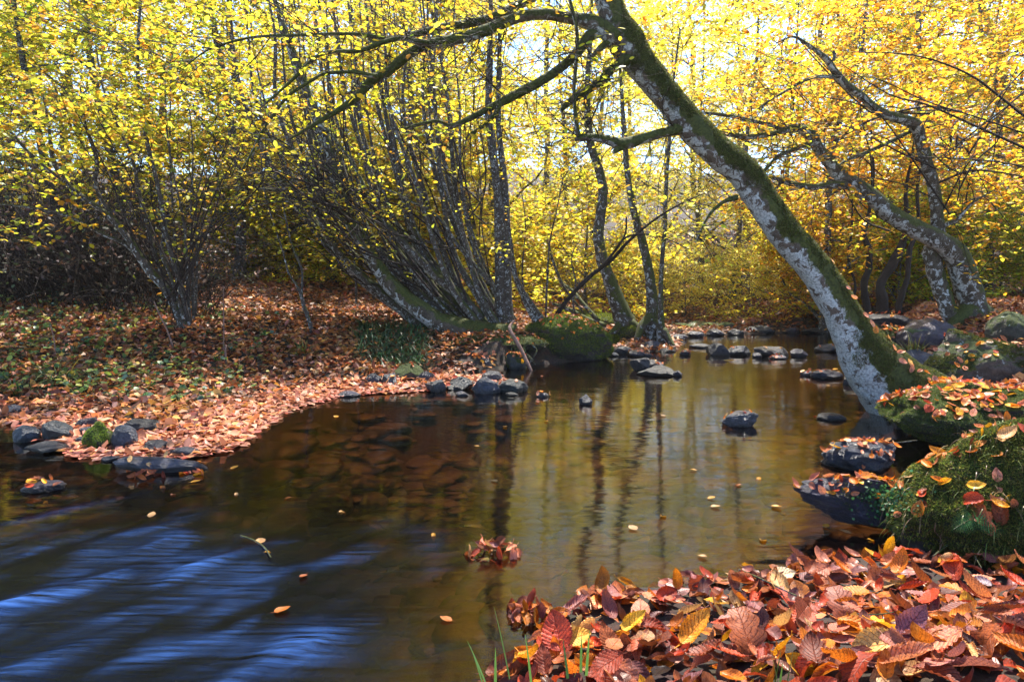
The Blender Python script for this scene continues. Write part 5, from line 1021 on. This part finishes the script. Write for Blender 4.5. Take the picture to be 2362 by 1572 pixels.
special(1940, 1440, .11, 11, (.26, .08, .05), QX(1.0) @ QZ(1.5), 'dark red brown oak leaf standing beside the soil hollow', .06)
special(2095, 1510, .09, 3, (.26, .10, .14), QX(.5) @ QZ(.6), 'purple cupped leaf below the soil hollow', .06)
special(2255, 1372, .08, 9, (.36, .30, .38), QX(.4) @ QZ(2.2), 'violet grey leaf lying below the small mossy stone')
special(1555, 1372, .075, 7, (.70, .24, .02), QX(.8) @ QZ(1.8), 'vivid orange leaf curling at the water edge of the heap')
special(1460, 1480, .085, 1, (.75, .46, .04), QX(.5) @ QZ(.5), 'long yellow ribbed leaf stretched across the near heap')
special(1330, 1512, .07, 5, (.74, .42, .06), QX(.6) @ QZ(.2), 'rounded yellow leaf near the grass blades')
special(1600, 1500, .12, 1, (.70, .30, .03), QX(.5) @ QZ(.7), 'long orange yellow leaf left of the upright oak leaf')
special(2020, 1530, .12, 9, (.62, .36, .12), QX(.45) @ QZ(2.8), 'large tan leaf with orange rim at the lower edge')
special(2320, 1040, .085, 3, (.60, .33, .14), QX(.3) @ QZ(.3), 'large tan leaf on top of the shaggy moss boulder')
special(1305, 1350, .055, 0, (.72, .28, .03), QX(1.3) @ QZ(1.5), 'orange leaf standing on its stalk in the wet clump by the shore', .03)
# wet clumps caught in the stream
def clump(px, py, w_px, h_px, n, place, group, cs, cy=0):
    g = G(px, py); W = w_px*g[1]/FPX/2; H = h_px*g[1]/FPX
    for i in range(n):
        a = rs.uniform(0, 6.28); q = rs.uniform()**.6; x = g[0]+math.cos(a)*q*W; y = g[1]+cy+math.sin(a)*q*W*.5; z = H*(1-q**1.6)*rs.uniform(.3, 1)
        k = [1, 2, 3, 6, 7, 8][rs.randint(6)]; one(x, y, 0, rs.uniform(.045, .065), place, group, tilt=1.0, k=k, c=cs[rs.randint(len(cs))], z=z-.005, nn=(0, -.25, 1))
clump(1140, 1278, 140, 50, 30, 'in the clump piled up midstream', 'leaves of the midstream clump', [4, 5, 6, 7, 1, 3])
clump(1230, 1420, 150, 55, 26, 'in the wet clump at the tip of the near bank', 'leaves of the wet bank clump', [4, 5, 7, 1, 0])
clump(350, 1100, 110, 24, 10, 'caught below the long slanting slab', 'leaves below the slanting slab', [1, 2, 5, 6], -.02)
clump(445, 1092, 60, 24, 8, 'jammed at the end of the slanting slab', 'leaves at the slab end', [0, 2, 7, 6])
def on_rock(key, n, place, size=(.045, .07), yb=None, xr=(-.9, .9), top=.2):
    o, v, f, loc = ROCKS[key]; mn, mx_ = v.min(0), v.max(0); c = 0; t = 0
    while c < n and t < 900:
        t += 1; x = rs.uniform(mn[0], mx_[0]); y = rs.uniform(mn[1], mx_[1]); z, nn = drop(x, y)
        if nn[2] < .5 or z < mn[2]+(mx_[2]-mn[2])*top or z > mx_[2]+.02: continue
        one(x, y, .006, rs.uniform(*size), place, 'leaves '+place, tilt=.15, k=[0, 9, 1, 5, 7, 3][rs.randint(6)], c=[0, 1, 3, 6, 6, 2][rs.randint(6)], z=z, nn=nn); c += 1
on_rock('wedge', 20, 'along the ridge of the wedge of slate', (.04, .06), top=.35)
on_rock('crown', 16, 'on the blue black rock in the channel')
on_rock('fg', 22, 'lying on the shaggy moss boulder', (.05, .08), top=.5)
# leaf carpets of the big blocks and small stones: one mass (beyond the 300 largest)
mb = MB()
for key, n, s0, s1, top in (('block', 420, .045, .075, .55), ('lip', 60, .04, .07, .4), ('crown', 70, .03, .055, .3), ('wedge', 80, .03, .05, .35), ('fg', 130, .035, .065, .35), ('slab', 10, .03, .05, .3), ('point', 3, .02, .03, 0), ('bm', 70, .04, .065, .3), ('ridge', 12, .03, .05, .5), ('bigmoss', 210, .04, .07, .3), ('leafy1', 70, .04, .07, .2), ('leafy2', 60, .04, .07, .3), ('islet', 22, .03, .05, .2), ('tiny1', 10, .03, .05, 0), ('tiny2', 10, .04, .06, 0), ('flat3', 14, .03, .06, .2), ('lone', 9, .04, .06, .1), ('rb1', 40, .05, .08, .4), ('rb2', 60, .05, .08, .2), ('weir2', 10, .03, .06, .3), ('weir4', 14, .03, .05, .2), ('weir1', 4, .03, .05, .3), ('weir6', 12, .03, .05, .2), ('weir7', 12, .04, .06, .1), ('cl1', 12, .04, .06, .2), ('cl3', 14, .04, .06, .1), ('cl5', 12, .04, .06, .1), ('md1', 12, .04, .06, .2)):
    o, v, f, loc = ROCKS[key]; mn, mx_ = v.min(0), v.max(0)
    for i in range(n):
        x = rs.uniform(mn[0], mx_[0]); y = rs.uniform(mn[1], mx_[1]); z, nn = drop(x, y)
        if nn[2] < .35 or z < mn[2]+(mx_[2]-mn[2])*top or z > mx_[2]+.03 or z < .005: continue
        ci = [0, 1, 3, 6, 6, 2, 7, 0][rs.randint(8)]; addleaf(mb, np.array([x, y, z+rs.uniform(.004, .03 if key in ('block', 'rb2') else .012)]), rs.uniform(s0, s1), orient(nn, rs.uniform(0, 6.28), .3*rs.normal(), rs), [0, 9, 1, 5, 7, 3][rs.randint(6)], np.clip(np.array(CN[ci][1])*(1+.2*rs.normal()), .01, 1))
for key, n in (('row', 160),):
    for i in range(n):
        p = G(rs.uniform(790, 1210), rs.uniform(880, 905)); z, nn = drop(p[0], p[1])
        if z < .006 or nn[2] < .3: continue
        addleaf(mb, np.array([p[0], p[1], z+.01]), rs.uniform(.035, .06), orient(nn, rs.uniform(0, 6.28), .4*rs.normal(), rs), [0, 1, 5][rs.randint(3)], np.array(CN[[0, 1, 6, 7][rs.randint(4)]][1]))
for i in range(20):   # on the trunk of the leaning beech
    j = rs.randint(10, 60); c = cmain[j]; a = rs.uniform(.1, 1.4); nn = nrm(np.array([.75*math.cos(a), -math.sin(a)*.9, .55])); addleaf(mb, c[:3]+nn*(c[3]*1.04+.008), rs.uniform(.05, .075), orient(nn, rs.uniform(0, 6.28), .15*rs.normal(), rs), [0, 9, 1, 5][rs.randint(4)], np.array(CN[[0, 3, 6, 6][rs.randint(4)]][1]))
tag(link('leaves_on_stones', mb.mesh('leaves_on_stones', M_LEAF)), 'brown leaves lying on the boulders, stones and the leaning trunk', 'leaves', kind='stuff')
# floating leaves
FL = [(775, 962, 2, 'pale'), (1165, 985, 2, 'x'), (660, 1150, 0, 'x'), (540, 1080, 2, 'x'), (790, 1180, 3, 'x'), (1140, 1110, 3, 'x'), (450, 1112, 2, 'x'), (375, 1125, 0, 'x'), (545, 1140, 3, 'x'), (400, 1140, 6, 'x'), (1100, 1030, 2, 'x'), (1260, 972, 2, 'x'), (1240, 928, 6, 'x'), (1790, 925, 6, 'x'), (1910, 890, 2, 'x'), (1985, 1055, 3, 'x'), (1700, 1120, 0, 'x'), (1750, 1105, 2, 'x'), (1640, 1150, 2, 'x'), (1650, 1170, 3, 'x'), (1790, 1170, 2, 'x'), (1760, 1245, 2, 'x'), (1620, 1285, 3, 'x'), (1530, 1190, 2, 'x'), (1460, 1220, 3, 'x'), (1690, 1330, 3, 'x'), (1250, 868, 6, 'x'), (1950, 1228, 3, 'x'), (2010, 1245, 2, 'x'), (2040, 1255, 3, 'x'), (2110, 1250, 3, 'x'), (1905, 1215, 2, 'x'), (350, 1190, 3, 'x'), (140, 1118, 2, 'x'), (1000, 1235, 2, 'x'), (1190, 1280, 3, 'x'), (1030, 1430, 0, 'x'), (650, 1410, 0, 'x'), (600, 1250, 3, 'x'), (620, 1275, 2, 'x'), (700, 1330, 1, 'x'), (1850, 1310, 3, 'x'), (1530, 960, 3, 'x'), (1880, 960, 7, 'x'), (1600, 1085, 2, 'x')]
for i, (px, py, ci, _) in enumerate(FL):
    p = G(px, py); s = rs.uniform(.03, .05)
    near = 'beside the wedge of slate' if px > 1880 and py > 1180 else ('in the dark fast water' if px < 1100 and py > 1170 else ('on the dark water before the slanting slab' if px < 700 else ('on the golden water near the leaning beech' if px > 1450 and py < 1100 else ('on clear shallows behind the near heap' if px > 1450 else 'on the calm middle of the pool'))))
    o = put([0, 9, 5][rs.randint(3)], (p[0], p[1], waterz(np.array([p[0]]), np.array([p[1]]))[0][0]+.004), s, QX(.04*rs.normal()) @ QZ(rs.uniform(0, 6.28)), np.array(CN[ci][1])*.6, f"{CN[ci][0]} leaf floating {near}", 'floating leaves '+near, 'floating_leaf', 'floating leaf')
# twigs on the heap and in the water
for pts, w0, lab in (([(1703, 1352), (1760, 1378), (1820, 1410), (1878, 1435)], .004, 'long grey lichened twig lying across the near heap'), ([(2190, 1462), (2260, 1450), (2362, 1446)], .003, 'thin grey twig on the heap at the outer edge'), ([(2150, 1320), (2175, 1298), (2205, 1280)], .0025, 'forked pale twig between heap and shaggy boulder'),
                     ([(1975, 1463), (2020, 1466), (2060, 1460)], .0025, 'dark twig on the rim of the soil hollow'), ([(2240, 1300), (2252, 1330), (2262, 1348)], .0025, 'dark stalk leaning on the shaggy moss boulder')):
    q = np.array([np.array(BVH.ray_cast(Vector((0, 0, CH)), Vector(ray(*a)).normalized())[0])+np.array([0, 0, .055]) for a in pts]); q = catmull(q, .02); mb = MB(); mb.add(*tube(q-q[0], np.linspace(w0, w0*.5, len(q)), 6, .2, 60)); tag(link('twig', mb.mesh('twig', M_STEM), loc=tuple(q[0])), lab, 'twig')
for pts, zs, lab in (([(2115, 1015), (2070, 1020), (2010, 1022), (1985, 1025), (1975, 1035)], (.12, .06, .03, .015, .004), 'thin curved twig reaching into the channel above the blue black rock'), ([(555, 1235), (585, 1245), (610, 1262), (625, 1285)], (.01, .008, .008, .01), 'leafy twig drifting in the dark fast water'), ([(1905, 1055), (1935, 1052), (1975, 1050)], (.006, .01, .02), 'short pale twig beside the blue black rock')):
    q = catmull(np.array([G(a, b_, z) for (a, b_), z in zip(pts, zs)]), .02); mb = MB(); mb.add(*tube(q-q[0], np.linspace(.004, .002, len(q)), 6, .2, 60)); tag(link('twig', mb.mesh('twig', M_STEM), loc=tuple(q[0])), lab, 'twig')
# tall grass blades on the near bank
def gblades(px, py, L, n, label, seed, z=.06):
    r = np.random.RandomState(seed); b = G(px, py, z); mb = MB()
    for k in range(n): blade(mb, np.array([r.normal()*.012, r.normal()*.01, 0]), (r.normal()*.18, r.normal()*.12, 1), L*r.uniform(.6, 1.1), .006, .03, (.09, .19, .05), 10)
    tag(link('grass_sprig', mb.mesh('grass_sprig', M_GRASS), loc=tuple(b)), label, 'grass')
gblades(1205, 1572, .16, 2, 'single tall green grass blade at the lower edge of the bank', 1)
gblades(1135, 1600, .15, 3, 'pair of short grass blades at the tip of the bank', 2)
gblades(1330, 1560, .12, 4, 'thin grass blades rising through the heap beside the rounded yellow leaf', 3, .1)
gblades(1800, 1600, .10, 5, 'green grass blades bent over below the upright oak leaf', 4, .14)
# ------------------------------------------------------------------ thin haze volume, added to lift the glow between the trees
def haze():
    m, nt, o = newmat('haze'); v = N(nt, 'ShaderNodeVolumePrincipled'); v.inputs['Color'].default_value = (1, .97, .9, 1); v.inputs['Density'].default_value = HAZE; v.inputs['Anisotropy'].default_value = .55
    nt.links.new(v.outputs[0], o.inputs['Volume']); V = np.array([[x, y, z] for x in (-100, 100) for y in (-6, 95) for z in (-1.6, 32)], float)
    F = np.array([[0, 1, 3, 2], [4, 6, 7, 5], [0, 4, 5, 1], [2, 3, 7, 6], [0, 2, 6, 4], [1, 5, 7, 3]]); mb = MB(); mb.add(V, F); tag(link('haze', mb.mesh('haze', m, False)), 'thin haze added to brighten the valley', 'haze', kind='stuff')
HAZE = .0007
if HAZE: haze()
